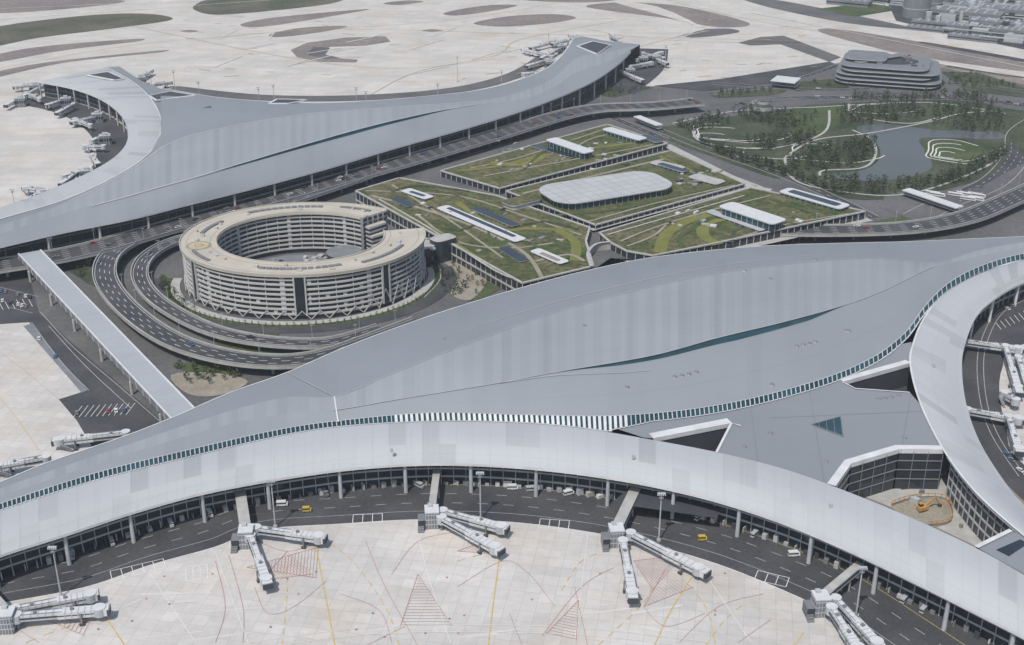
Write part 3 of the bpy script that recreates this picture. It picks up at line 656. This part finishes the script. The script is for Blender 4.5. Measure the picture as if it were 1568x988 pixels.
for r0,r1,z,k in ((82,88,.5,'cpale'),(88,92,.42,'grass'),(92,102,.35,'asph')):
    for a,c in zip(an2,an2[1:]): mb.face([P(r0,a)+(z,),P(r1,a)+(z,),P(r1,c)+(z,),P(r0,c)+(z,)],k)
mb.build('podium',HO)
# ---------------------------------------------------------------- GARAGE
GA=empty('parking_garage'); mb=MB(); zg=12
mb.tess([G(x,y,12)[:2]+(7,) for x,y in [(552,295),(930,194),(1022,222),(1318,324),(1000,388),(935,385),(905,405),(800,431)]],'asphL')
blocks=[[(545,293),(612,273),(760,300),(903,349),(897,370),(908,408),(800,434)],[(675,262),(930,191),(1022,220),(765,289)],[(775,293),(1028,231),(1140,282),(912,345)],[(918,357),(1150,288),(1325,324),(1090,374),(1000,392),(960,385),(935,372)]]
for i,bl in enumerate(blocks):
    q=[G2(x,y,zg) for x,y in bl]; mb.prism(q,0,zg,'glass','groof')
    ring=q+[q[0]]
    for a,c in zip(ring,ring[1:]):
        mb.beam((a[0],a[1],zg+.2),(c[0],c[1],zg+.2),1.5,.9,'cpale'); mb.beam((a[0],a[1],5),(c[0],c[1],5),1.4,1.0,'cpale')
        n_=int(math.hypot(c[0]-a[0],c[1]-a[1])/6)
        for j in range(n_): t=j/max(1,n_); mb.beam((a[0]+(c[0]-a[0])*t,a[1]+(c[1]-a[1])*t,0),(a[0]+(c[0]-a[0])*t,a[1]+(c[1]-a[1])*t,zg),.6,.6,'cpale')
mb.build('garage_blocks',GA)
mb=MB(); k_=[0]
def path(px,w,k):
    k_[0]+=.012; mb.ribbon(cr([G(x,y,zg) for x,y in px],6),w,k,zg+.06+k_[0])
for p,w,k in [([(570,300),(640,318),(720,345),(800,385),(830,425)],3,'tan'),([(600,283),(660,320),(700,345),(770,395)],2.0,'tan'),([(560,292),(700,300),(800,330),(890,360)],2,'tan'),([(700,310),(760,350),(810,350),(880,352)],5,'ygreen'),
 ([(640,330),(700,370),(780,380),(860,370)],2,'tan'),([(850,350),(880,370),(880,400)],7,'ygreen'),([(820,400),(870,390),(895,400)],3,'tan'),([(600,320),(660,350),(740,400)],3,'ygreen'),([(640,288),(700,300),(740,330),(750,370)],2,'grass'),([(580,305),(650,345),(750,410),(790,428)],1.5,'cpale'),([(760,375),(820,360),(870,380)],6,'grass'),
 ([(700,262),(760,255),(850,235),(980,218)],5,'ygreen'),([(740,270),(850,250),(1000,222)],2.0,'tan'),([(720,258),(800,240),(920,200)],2,'tan'),([(750,250),(800,252),(830,240)],9,'ygreen'),([(860,245),(900,215),(960,200)],2.0,'tan'),([(800,262),(840,228),(900,210)],3,'grass'),
 ([(800,297),(900,272),(1020,243)],3,'tan'),([(850,330),(950,320),(1110,282)],4,'grass'),([(900,340),(1010,310),(1125,284)],2,'tan'),([(1010,240),(1060,262),(1110,280)],3,'ygreen'),
 ([(1010,388),(1020,360),(1050,340),(1100,325)],9,'ygreen'),([(1100,375),(1078,362),(1080,345),(1110,335),(1160,335)],9,'ygreen'),([(1050,382),(1040,365),(1060,350),(1090,335),(1120,322)],4,'grass'),([(950,370),(1000,350),(1080,325),(1180,300)],2,'tan'),([(1130,365),(1200,345),(1300,328)],2,'tan'),([(1180,305),(1240,325),(1250,335)],4,'grass'),([(930,360),(1000,340),(1140,300)],1.5,'cpale'),
 ([(960,378),(1000,362),(1020,345)],2,'tan'),([(1120,372),(1130,350),(1180,340),(1230,345)],3,'park'),([(620,305),(600,295),(640,285),(720,293)],3,'park'),([(700,355),(740,345),(800,365),(830,385)],3,'park'),([(800,345),(840,340),(885,352)],3,'park')]: path(p,w,k)
mb.build('roof_planting',GA)
def pav(x0,y0,x1,y1,w,h,z=zg,top='white',side='teal',r=.5,over=True,rim='fascia'):
    a=Vector(G(x0,y0,z+h));c=Vector(G(x1,y1,z+h)); d=c-a; L=d.length; yaw=math.atan2(d.y,d.x); m=(a+c)/2
    q=[]; rr_=min(w/2,L/2)*r
    for cx,cy,t0 in ((L/2-rr_,w/2-rr_,0),(-L/2+rr_,w/2-rr_,90),(-L/2+rr_,-w/2+rr_,180),(L/2-rr_,-w/2+rr_,270)):
        for i in range(7): t=R(t0+i*15); q.append((cx+rr_*math.cos(t),cy+rr_*math.sin(t)))
    W=lambda q,s:[(m.x+(x*s)*math.cos(yaw)-(y*s)*math.sin(yaw),m.y+(x*s)*math.sin(yaw)+(y*s)*math.cos(yaw)) for x,y in q]
    th=min(.8,h*.3)
    mb.prism(W(q,.93),z+.1,z+h-th,side,side); mb.prism(W(q,1),z+h-th,z+h,rim,top)
    Q=W(q,.94)
    for p in resample([s+(0,) for s in Q+[Q[0]]],5): mb.beam((p[0],p[1],z),(p[0],p[1],z+h-th),.3,.3,'fascia')
mb=MB()
pav(836,300,1016,272,50,6,top='pavroof',r=.7)
pav(676,316,798,368,11,1.2,top='bw');pav(686,318,788,362,4,1.5,side='dark',top='glass');pav(727,318,790,345,8,1.5,side='dark',top='glass');pav(620,290,658,303,10,1.6,top='bw');pav(628,293,650,300,4,1.9,top='glass',side='dark');pav(604,303,630,315,8,1,side='dark',top='glass');pav(770,378,803,400,8,1,top='glass');pav(818,382,865,402,9,1.6,top='bw');pav(828,387,856,399,4,1.9,top='tan')
pav(775,312,822,300,16,4,top='groof',side='cpale');pav(843,212,903,233,13,6,top='bw');pav(815,222,880,240,8,1.2,side='dark',top='glass');pav(928,196,985,213,12,4,top='bw');pav(985,207,1010,217,9,2,top='glass')
pav(1110,312,1195,340,17,7,top='bw');pav(1085,322,1170,352,8,1.5,top='fascia');pav(1200,290,1295,317,15,2.4,top='bw');pav(1210,292,1285,314,8,2.7,top='glass',side='dark');pav(1000,247,1045,258,12,1.5,top='cpale');pav(1060,268,1105,280,14,1.5,top='cpale');pav(1010,250,1050,262,7,2.1,top='glass')
for i in range(110):
    x,y=random.choice([(random.uniform(600,860),random.uniform(310,390)),(random.uniform(760,960),random.uniform(215,262)),(random.uniform(1000,1230),random.uniform(318,350)),(random.uniform(1040,1110),random.uniform(262,285))])
    if 545<x<1300: p=G(x,y,zg); mb.box(p[0],p[1],zg+.1,zg+random.uniform(.5,1.4),random.uniform(1.5,6),random.uniform(1.5,4),random.choice([-.35,.9]),random.choice(['cpale','fascia','glass','bw','tan','grey']))
mb.build('roof_pavilions',GA)
mb=MB()
for p,w in (([(1020,222),(1150,287),(1180,292)],9),([(1028,234),(1180,292)],3),([(905,352),(1150,285)],5)): mb.ribbon([G(x,y,9) for x,y in p],w,'cpale',9+w*.01)
L=cr([G(x,y,zg) for x,y in [(935,372),(912,376),(900,390),(905,410)]],6); mb.wall(L,0,zg+1,'cpale'); mb.ribbon(L,2,'cpale',zg+1.1)
mb.ribbon([G(x,y,6) for x,y in [(1020,398),(1120,382),(1330,335)]],9,'cpale',6); mb.build('walkway',GA)
# ---------------------------------------------------------------- PARK
sheet('park_lawn',[(1010,192),(1130,168),(1300,158),(1450,154),(1530,165),(1545,200),(1540,240),(1500,275),(1400,300),(1300,305),(1200,270),(1110,235),(1050,212)],.32,'park',4)
sheet('pond',[(1312,197),(1345,190),(1400,196),(1440,200),(1526,203),(1532,214),(1450,212),(1408,214),(1420,236),(1426,258),(1392,272),(1330,278),(1262,270),(1325,260),(1348,240),(1338,215)],.45,'water',5)
b=MB()
def el(cx,cy,rx,ry,rot=0,n=30,wob=0):
    return [(cx+rx*(1+wob*math.sin(3*t+1))*math.cos(t)+rot*ry*math.sin(t),cy+ry*(1+wob*math.sin(2*t))*math.sin(t)) for t in [2*math.pi*i/n for i in range(n+1)]]
zc=.5
for cx,cy,rx,ry,rot in [(1465,233,52,18,.3),(1463,234,42,13,.3),(1458,236,30,9,.3),(1452,238,16,5,.3),(1125,205,72,14,1),(1118,206,58,10,1),(1350,168,50,7,-.5),(1272,236,70,14,.6),(1180,236,50,8,1),(1095,210,30,5,.6)]:
    zc+=.01; e_=el(cx,cy,rx,ry,rot,30,.18); k0=random.randrange(6); b.ribbon([G(x,y) for x,y in e_[k0:k0+23]],1.2,'wpf',zc)
for p in [[(1120,235),(1150,248),(1200,255),(1205,240),(1250,215),(1330,205),(1420,188),(1470,175),(1530,170)],[(1200,262),(1230,283),(1300,296),(1370,300),(1440,285),(1520,250),(1535,225)],[(1300,160),(1310,178),(1390,190),(1440,180)],[(1060,200),(1080,220),(1180,228),(1260,205),(1270,170)],[(1255,270),(1262,262),(1320,258),(1340,240),(1335,215),(1305,200)],[(1030,190),(1120,172),(1250,165),(1420,158),(1540,175)]]:
    zc+=.01; b.ribbon(cr([G(x,y) for x,y in p],8),2.4,'cpale',zc)
b.build('park_path')
sheet('lawn_mound',el(1463,234,48,17,.3)[:-1],.47,'grass'); sheet('lawn_mound',[(1205,172),(1290,165),(1295,185),(1250,205),(1215,200)],.35,'grass',4)
sheet('plaza',[(1100,160),(1210,150),(1240,160),(1180,172),(1110,180),(1010,195),(1000,185)],.36,'asphL',3)
sheet('parking_lot',[(1355,300),(1400,290),(1450,300),(1505,285),(1560,255),(1568,250),(1568,300),(1470,330),(1400,338),(1350,320)],.37,'asphL')
for p in [[(880,140),(930,120),(1000,135),(940,150)],[(1200,128),(1290,120),(1300,135),(1220,140)],[(1440,110),(1500,112),(1568,135),(1568,150),(1480,140)],[(1530,165),(1568,170),(1590,260),(1550,220)]]: sheet('planting_bed',p,.36,'park')
b=MB(); c=G(1167,176)
for i in range(5):
    t0,t1=R(i*18),R((i+1)*18); b.cyl(c[0],c[1],9*math.sin(t0)*1.3+2,9*math.sin(t1)*1.3+2,10*math.cos(t0),'grey' if i%2 else 'park',20,max(.2,10*math.cos(t1)))
b.cyl(c[0],c[1],.3,2,11,'fascia',20); b.build('garden_dome')
def canopy(x0,y0,x1,y1,w,h):
    b=MB(); a=Vector(G(x0,y0,h));d=Vector(G(x1,y1,h)); b.beam(a,d,w,.8,'bw','bw'); dd=(d-a)
    for i in range(7):
        p=a+dd*(i/6); b.cyl(p.x,p.y,.2,h-.4,.4,'grey',8)
    b.beam((a.x,a.y,3),(d.x,d.y,3),w*.6,.8,'cpale'); b.build('shelter_canopy')
canopy(1387,290,1470,318,9,6); canopy(1185,120,1222,124,26,8); canopy(975,178,1010,192,8,6)
O=empty('office_building'); mb=MB(); c=G(1358,122,0)
def plate(cx,cy,lx,ly,yaw,z,h,rc=.4):
    def out(s):
        q=[]; ax,ay=lx-s,ly-s; r_=min(ax,ay)*rc
        for sx_,sy_,t0 in ((1,1,0),(-1,1,90),(-1,-1,180),(1,-1,270)):
            for i in range(8):
                t=R(t0+i*90/7); x=sx_*(ax-r_)+r_*math.cos(t); y=sy_*(ay-r_)+r_*math.sin(t)
                q.append((cx+x*math.cos(yaw)-y*math.sin(yaw),cy+x*math.sin(yaw)+y*math.cos(yaw)))
        return q
    mb.prism(out(2.2),z,z+h-.8,'glass','glass'); mb.prism(out(0),z+h-.8,z+h,'fascia','grey')
for i,(dx,dy,lx,ly,yw) in enumerate([(0,0,54,44,-.32),(1,0,55,44,-.30),(-2,2,50,42,-.34),(3,3,51,42,-.28),(-2,4,46,38,-.34)]): plate(c[0]+dx,c[1]+dy,lx,ly,yw,i*3.9,3.9)
plate(c[0]-20,c[1]+16,22,24,-.35,19.5,3.6)
q=[(c[0]+8+20*math.cos(2*math.pi*i/40)*1.2,c[1]+2+16*math.sin(2*math.pi*i/40)) for i in range(40)]; mb.prism(q,19.5,20.0,'dark','dark')
mb.beam((c[0]-36,c[1]-6,20.5),(c[0]+20,c[1]+20,23.5),9,1.0,'fascia','grey')
for k in range(18): mb.box(c[0]+random.uniform(-30,34),c[1]+random.uniform(-22,30),19,random.uniform(20.2,22.5),random.uniform(2,7),random.uniform(2,5),-.2,random.choice(['grey','fascia','grey','dark']))
mb.build('floor_plates',O)
for x,y,r_ in ((1402,26,18),(1424,17,15),(1444,11,13)):
    b=MB(); p=G(x,y); b.cyl(p[0],p[1],.4,26,r_,'grey',28,top='fascia'); b.cyl(p[0],p[1],26,30,r_,'grey',28,r_*.15); b.cyl(p[0],p[1],12,13,r_+.4,'fascia',28); b.build('storage_tank')
for x,y,l,w,h in ((1300,8,60,20,8),(1330,2,60,20,8),(1480,30,90,30,12),(1520,20,110,26,9),(1540,45,90,26,10),(1500,50,80,22,8),(1450,42,90,14,6),(1560,60,60,24,12),(1470,10,80,24,9),(1540,4,120,24,9),(1565,30,60,30,14),(1425,48,60,10,5),(1510,36,80,9,6),(1490,62,60,12,6)):
    b=MB(); p=G(x,y); yaw=-.55; b.box(p[0],p[1],.4,h,l,w,yaw,'grey','grey'); c_,s_=math.cos(yaw),math.sin(yaw)
    for k in range(-3,4): b.box(p[0]+c_*k*l/7.5,p[1]+s_*k*l/7.5,h,h+1.2,l/40,w*.8,yaw,'fascia')
    b.box(p[0],p[1],h*.4,h*.6,l+.4,w+.4,yaw,'glass'); b.build('industrial_shed')
b=MB()   # pipe racks, silos and small plant of the industrial site
for x,y,z in scat([(1380,20),(1450,0),(1568,0),(1600,78),(1568,72),(1480,56)],110):
    hh=random.uniform(3,12)
    if random.random()<.3: b.cyl(x,y,.4,hh+4,random.uniform(2,5),'fascia',12)
    else: b.box(x,y,.4,hh,random.uniform(5,26),random.uniform(3,9),random.choice([-.55,1.02]),random.choice(['grey','fascia','dark','cpale','dark']))
for x,y,z in scat([(1380,20),(1450,0),(1568,0),(1600,78),(1568,72),(1480,56)],20): b.beam((x-45,y+28,8),(x+45,y-28,8),2,1.2,'fascia'); b.cyl(x-44,y+27,.4,7.5,.7,'grey',6); b.cyl(x+44,y-27,.4,7.5,.7,'grey',6); b.cyl(x,y,.4,7.5,.7,'grey',6)
b.build('process_plant')
# ---------------------------------------------------------------- boarding bridges, masts
def bridge(x0,y0,x1,y1,w=3.0):
    b=MB(); a=Vector(G(x0,y0,7.6)); c=Vector(G(x1,y1,6.8)); a.z=5.9;c.z=4.9; d=(c-a); L=d.length; u=d.normalized(); r=Vector((-u.y,u.x,0)).normalized()
    m=a+d*.5; m2=a+d*.84
    b.cyl(a.x,a.y,4,7.6,2.4,'fascia',14,top='bw'); b.cyl(a.x,a.y,0.1,4,.8,'grey',8)
    b.beam(a,m,w,2.8,'bw','bw'); b.beam(m-u*2,m2,w+.7,3.2,'bw','bw')
    for t in (.08,.16,.24,.32,.4,.46): p=a+d*t; b.beam(p-u*.18+Vector((0,0,.05)),p+u*.18+Vector((0,0,.05)),w+.25,2.95,'fascia')
    for t in (.53,.6,.67,.74,.81): p=a+d*t; b.beam(p-u*.18+Vector((0,0,.05)),p+u*.18+Vector((0,0,.05)),w+.95,3.4,'fascia')
    b.beam(a+d*.04,m2,w+.8,.5,'glass')
    e0=Vector((0,0,1.75))
    for s in (-1,1): b.beam(a+d*.05+r*s*w*.4+e0,m+r*s*w*.4+e0,.12,.25,'grey')
    b.cyl(m2.x+u.x*2,m2.y+u.y*2,3.2,6.9,2.7,'fascia',14,top='bw'); e=m2+u*4.5; b.beam(m2+u*2,c,4.0,3.2,'bw','bw'); b.beam(c-u*.6,c+u*.5,4.4,2.7,'dark','grey')
    w_=a+d*.70
    for s in(1,-1):
        p=w_+r*s*2.4; b.beam((p.x,p.y,.9),(p.x,p.y,6),.6,.6,'grey'); b.beam((p.x-u.x,p.y-u.y,.7),(p.x+u.x,p.y+u.y,.7),.8,1.1,'dark')
    q1=w_-r*2.4;q2=w_+r*2.4; b.beam((q1.x,q1.y,1.4),(q2.x,q2.y,1.4),.7,.7,'grey')
    st=m2+r*3.2+u*2; en=st-u*6; b.beam((st.x,st.y,4.2),(en.x,en.y,.4),1.2,.3,'grey'); b.beam((st.x,st.y,5.2),(en.x,en.y,1.4),.15,.15,'white')
    for t in (.2,.6): p=a+d*t; b.box(p.x,p.y,7.0,7.8,1.3,1.3,.4,'grey')
    b.build('boarding_bridge')
def node(x,y,xf=None,yf=None,w=5):
    b=MB(); p=G(x,y,9.5); b.box(p[0],p[1],.1,8.6,6,6.5,.1,'grey','bw'); b.box(p[0],p[1],8.6,9.2,6.5,7,.1,'fascia','bw')
    for z in (2.5,5,7.5): b.box(p[0],p[1],z,z+.4,6.3,6.8,.1,'fascia')
    for k in range(-2,3): b.box(p[0]+k*1.3,p[1]-3.3,.2,8.5,.25,.3,.1,'fascia')
    b.box(p[0]-1,p[1]+2,9.2,10.2,2,2,.1,'fascia'); b.box(p[0]-4.8,p[1]-1,.1,5.2,3.2,6,.1,'glass','grey')
    for k in range(6): b.box(p[0]-4.8,p[1]-6+k*1.0,.1,.9+k*.8,2.8,.9,.1,'grey')
    if xf is not None:
        f=G(xf,yf,9.5); b.beam((f[0],f[1],7.5),(p[0],p[1],7.5),w,3.0,'fascia','cpale'); b.beam((f[0],f[1],7.8),(p[0],p[1],7.8),w+.2,1.0,'glass')
        for t in (.35,.7):
            for s in(-1.6,1.6): b.beam((f[0]+(p[0]-f[0])*t+s,f[1]+(p[1]-f[1])*t,.1),(f[0]+(p[0]-f[0])*t+s,f[1]+(p[1]-f[1])*t,6),.6,.6,'cpale')
    b.build('bridge_rotunda')
for a in [(376,808,366,742),(661,778,669,716,3.4),(944,806,975,742),(1258,910,1318,860,3.6),(8,935,-40,880)]: node(*a)
for a in [(392,806,498,820),(383,818,410,892),(678,780,777,806),(676,790,768,840),(966,814,1084,874),(954,826,970,914),(1280,914,1350,988),(1274,928,1318,995),(22,930,150,905),(24,940,166,928)]: bridge(*a)
for a in [(192,660,80,672),(70,698,-10,712),(1478,520,1568,532),(1560,545,1578,600),(1482,625,1568,640),(1556,610,1540,600),(1540,528,1562,600),(1545,636,1562,690)]: bridge(*a)
for a in [(70,127,8,160,),(62,126,20,132),(60,150,38,140),(100,150,70,160),(112,158,86,172),(150,176,108,186),(138,190,112,180),(162,204,140,214),(158,222,128,222),(140,236,150,250),(130,258,96,268),(118,262,92,280),(70,290,36,285),(60,292,42,305),(850,62,812,72),(862,70,828,88),(838,90,806,100),(845,85,800,74),(828,108,800,112),(870,60,845,66),(900,58,872,52),(950,62,935,50),(985,80,1018,88),(975,90,1015,78),(965,100,1000,94),(952,108,985,122),(1000,86,1022,96),(212,118,232,106),(235,128,262,124)]: bridge(*a,w=3.4)
for x,y in ((100,148),(148,172),(160,205),(132,258),(65,292),(52,128),(30,148),(215,116),(860,68),(842,92),(825,110),(985,86),(965,104),(1005,84)):
    b=MB(); p=G(x,y,10); b.box(p[0],p[1],.4,9,10,8,.3,'grey','fascia'); b.box(p[0],p[1],9,11,4,4,.3,'fascia'); b.box(p[0],p[1],4,6.5,10.3,8.3,.3,'glass')
    for k in range(-2,3): b.box(p[0]+k*2.2,p[1]-4.2,.4,9,.3,.4,.3,'fascia')
    b.build('gate_house')
def mast(x,y,h):
    b=MB(); p=G(x,y,h); b.cyl(p[0],p[1],.1,h,.4,'fascia',8,.22); b.cyl(p[0],p[1],.1,1.2,1.0,'cpale',8)
    b.box(p[0],p[1],h,h+.3,3.6,1.0,0,'fascia')
    for k in range(-2,3): b.box(p[0]+k*.8,p[1]-.5,h-.7,h,.5,.5,0,'fascia')
    b.cyl(p[0],p[1],h-2.2,h-1.9,1.1,'grey',10); b.build('floodlight_mast')
for x,y in [(415,736),(735,724),(1013,756),(80,838),(1321,869)]: mast(x,y,25)
for x,y in [(303,125),(395,134),(418,130),(545,134),(670,128),(768,108),(18,290),(230,112),(265,108),(840,52),(1020,70),(560,140),(700,86),(850,60)]: mast(x,y,28)
b=MB(); p=G(1412,782); b.box(p[0],p[1],.8,2.6,5,3,.4,'orange'); b.box(p[0]-1,p[1],2.6,4,1.8,1.6,.4,'glass','orange')
for s in(-1.3,1.3): b.box(p[0],p[1]+s,.2,.9,4.5,.8,.4,'dark')
b.beam((p[0]+1,p[1],2.4),(p[0]+6,p[1]+2,6),.6,.7,'orange'); b.beam((p[0]+6,p[1]+2,6),(p[0]+9,p[1]+3,1.5),.5,.6,'orange'); b.box(p[0]+9,p[1]+3,.5,1.7,1.4,1.3,.4,'dark'); b.build('excavator')
b=MB(); L=cr([G(x,y) for x,y in [(1365,776),(1400,766),(1448,768),(1456,800),(1420,808)]],5)
for q0,q1 in zip(L,L[1:]): b.beam((q0[0],q0[1],3.2),(q1[0],q1[1],3.2),.3,.3,'orange'); b.beam((q0[0],q0[1],1.6),(q1[0],q1[1],1.6),.3,.3,'grey'); b.beam((q0[0],q0[1],.2),(q0[0],q0[1],3.4),.3,.3,'orange')
for x,y,z in scat([(1300,740),(1377,705),(1440,708),(1500,770),(1480,815),(1400,785)],26): b.box(x,y,.2,random.uniform(.6,2.4),random.uniform(1,6),random.uniform(1,2.5),random.uniform(0,3),random.choice(['grey','tan','fascia','orange','dark','cpale']))
b.build('site_scaffold')
# ---------------------------------------------------------------- vehicles
def carmesh(k,l=4.6,w=1.85,kind='car'):
    b=MB()
    if kind=='car':
        b.box(0,0,.35,.95,l,w,0,k)
        q=[(-1.5,-.8),(1.1,-.8),(1.1,.8),(-1.5,.8)]; t=[(-1.0,-.65),(.5,-.65),(.5,.65),(-1.0,.65)]
        for i in range(4):
            j=(i+1)%4; b.face([q[i]+(.95,),q[j]+(.95,),t[j]+(1.45,),t[i]+(1.45,)],'glass')
        b.face([p+(1.45,) for p in t],k)
    else:
        b.box(-.3,0,.5,2.7,l-.8,w,0,k); b.box(l/2-.5,0,.5,1.7,1.2,w*.96,0,k); b.box(-.3,0,1.5,2.2,l-.7,w+.05,0,'glass')
    for x in(-l*.32,l*.32):
        for s in(-1,1): b.beam((x,s*(w/2-.25),.35),(x,s*(w/2+.02),.35),.65,.65,'carK')
    me=b.build('tmp'); m=me.data; bpy.data.objects.remove(me); return m
cars=[carmesh('carW'),carmesh('carW'),carmesh('carK'),carmesh('grey'),carmesh('grey'),carmesh('carR'),carmesh('carB')]; vans=[carmesh('carW',5.2,1.9,'van'),carmesh('fascia',5.2,1.9,'van'),carmesh('grey',5.2,1.9,'van')]; vany=carmesh('vy',4,1.6,'van'); buses=[carmesh('carW',12,2.6,'bus')]
def put(name,m,x,y,z,yaw):
    o=bpy.data.objects.new(name,m); o.location=(x,y,z); o.rotation_euler=(0,0,yaw); bpy.context.collection.objects.link(o)
for ri,(L,z,w) in enumerate(RD):
    tot=int(len(L)*(.25 if ri in(2,4) else .06))
    for _ in range(tot):
        i=random.randrange(1,len(L)-1); a=L[i-1];c=L[i+1]; yaw=math.atan2(c[1]-a[1],c[0]-a[0]); lane=random.choice([-.3,-.1,.12,.32])*w
        put('car',random.choice(cars),L[i][0]-math.sin(yaw)*lane,L[i][1]+math.cos(yaw)*lane,z+.03,yaw)
for k,p in enumerate(resample([q[:2] for q in offset(eave,6.5)],9)):
    if random.random()<.22: put('service_van',random.choice(vans),p[0],p[1],.14,math.atan2(p[1]-560,p[0])+math.pi/2)
for x,y in [(470,784),(1075,828)]:
    p=G(x,y); put('service_van',vany,p[0],p[1],.14,.1)
for x,y in [(432,775),(1215,852)]:
    p=G(x,y); put('service_van',vans[0],p[0],p[1],.14,.1)
for x0,y0,x1,y1,n_ in ((2,447,52,458,9),(4,462,46,472,8),(118,634,190,630,7),(60,520,110,575,5),(1510,490,1550,470,6),(1535,690,1562,722,5)):
    for i in range(n_):
        if random.random()<.6: t=i/(n_-1); p=G(x0+(x1-x0)*t,y0+(y1-y0)*t); put('parked_car',random.choice(cars),p[0],p[1],.22,1.9)
for i in range(70):
    x=random.uniform(735,900); y=198-(x-735)*.13+random.choice([-5,0,5]); p=G(x,y); put('parked_car',random.choice(cars),p[0],p[1],.5,.3)
for i in range(9):
    p=G(random.uniform(1400,1520),random.uniform(296,312)); put('bus',buses[0],p[0],p[1],.4,-.5)
# ---------------------------------------------------------------- trees
def grove(name,plist,hmin=5,hmax=9,dens=34):
    b=MB()
    for x,y,z in plist:
        h=random.uniform(hmin,hmax); r=h*.32
        b.cyl(x,y,z,z+h*.5,h*.03,'bark',5,h*.015)
        for k in range(3):
            a=random.uniform(0,6.28); b.beam((x,y,z+h*.35),(x+r*.6*math.cos(a),y+r*.6*math.sin(a),z+h*.65),.12,.12,'bark')
        for k in range(dens):
            t=random.random(); a=random.uniform(0,6.28); rr_=r*math.sqrt(random.random())*math.sin(math.pi*(.15+.8*t))*1.1
            c=Vector((x+rr_*math.cos(a),y+rr_*math.sin(a),z+h*(.32+.68*t))); s=h*random.uniform(.05,.11)
            n=Vector((random.uniform(-1,1),random.uniform(-1,1),random.uniform(0,1.2))).normalized(); u=n.orthogonal().normalized(); v=n.cross(u)
            b.face([c+u*s,c+v*s,c-u*s,c-v*s],'leafL' if random.random()<.45 else 'leafD')
    b.build(name)
park=[([(1200,245),(1240,232),(1340,215),(1340,240),(1310,258),(1250,262),(1210,262)],200),([(1280,170),(1400,160),(1420,180),(1330,195),(1285,190)],150),([(1030,195),(1100,180),(1120,190),(1060,205)],60),([(1120,172),(1180,172),(1250,180),(1220,200),(1150,190)],120),([(1420,165),(1520,160),(1540,200),(1500,205),(1430,195)],150),([(1260,275),(1390,280),(1440,270),(1520,240),(1535,225),(1540,240),(1490,275),(1400,298),(1290,300)],210),([(1060,215),(1110,232),(1200,262),(1290,300),(1300,305),(1190,268),(1100,238)],160),([(1140,215),(1250,205),(1240,225),(1160,232)],90),([(1300,150),(1480,146),(1540,160),(1450,156),(1300,158)],110)]
for p,n_ in park: grove('tree_grove',scat(p,n_),5,9,24)
for p,n_ in [([(265,560),(330,556),(370,575),(340,600),(290,600)],24),([(665,400),(720,410),(750,435),(720,462),(680,450)],34),([(70,380),(130,374),(150,400),(140,435),(110,420)],30),([(195,365),(262,354),(280,365),(230,380)],16),([(250,430),(300,475),(280,480),(245,450)],20),([(560,285),(700,352),(780,410),(775,415),(690,356),(555,290)],50),([(1230,125),(1440,118),(1500,125),(1440,135),(1250,135)],60),([(880,145),(930,128),(990,138),(940,150)],30),([(1100,142),(1200,138),(1180,146),(1100,150)],30),([(1210,312),(1280,324),(1320,344)],20),([(1440,112),(1500,114),(1560,135),(1480,138)],40)]: grove('tree_grove',scat(p,n_,.3),3.5,6,36)
sh=[]
for i in range(60):
    a=R(200)+R(170)*i/60; x,y=P(90,a); sh.append((x,y,.3))
grove('hedge_shrubs',sh,2.2,3.2,30)
# ---------------------------------------------------------------- atmosphere: thin real haze layer over the whole site
bpy.ops.mesh.primitive_cube_add(size=1,location=(0,4000,295)); hz=bpy.context.object; hz.name='haze'; hz.scale=(12000,12000,610)
m=bpy.data.materials.new('haze_air'); m.use_nodes=True; t=m.node_tree; t.nodes.clear(); o_=t.nodes.new('ShaderNodeOutputMaterial'); vs=t.nodes.new('ShaderNodeVolumeScatter'); vs.inputs['Color'].default_value=(.86,.93,1,1); vs.inputs['Density'].default_value=.00009; vs.inputs['Anisotropy'].default_value=.2; t.links.new(vs.outputs[0],o_.inputs['Volume']); hz.data.materials.append(m)
# ---------------------------------------------------------------- light, sky, camera
w=bpy.data.worlds.new('World'); bpy.context.scene.world=w; w.use_nodes=True; nt=w.node_tree
sky=nt.nodes.new('ShaderNodeTexSky'); sky.sky_type='NISHITA'; sky.sun_disc=False; az=R(205); elv=R(58); sky.sun_elevation=elv; sky.sun_rotation=az; sky.air_density=1.2; sky.dust_density=2
bg=nt.nodes['Background']; nt.links.new(sky.outputs[0],bg.inputs[0]); bg.inputs[1].default_value=.12
s=Vector((math.sin(az)*math.cos(elv),math.cos(az)*math.cos(elv),math.sin(elv)))
ld=bpy.data.lights.new('sun','SUN'); ld.energy=3.5; ld.angle=R(.5); ld.color=(1,.96,.9); lo=bpy.data.objects.new('sun',ld); bpy.context.collection.objects.link(lo); lo.rotation_euler=s.to_track_quat('Z','Y').to_euler()
cd=bpy.data.cameras.new('camera'); cam=bpy.data.objects.new('camera',cd); bpy.context.collection.objects.link(cam); cam.location=(0,0,H); cam.rotation_euler=(R(90)-PITCH,0,0); cd.sensor_width=36; cd.lens=36*F/1568; cd.clip_end=40000; cd.clip_start=1
sc=bpy.context.scene; sc.camera=cam; sc.view_settings.view_transform='Standard'; sc.view_settings.look='None'; sc.view_settings.exposure=0
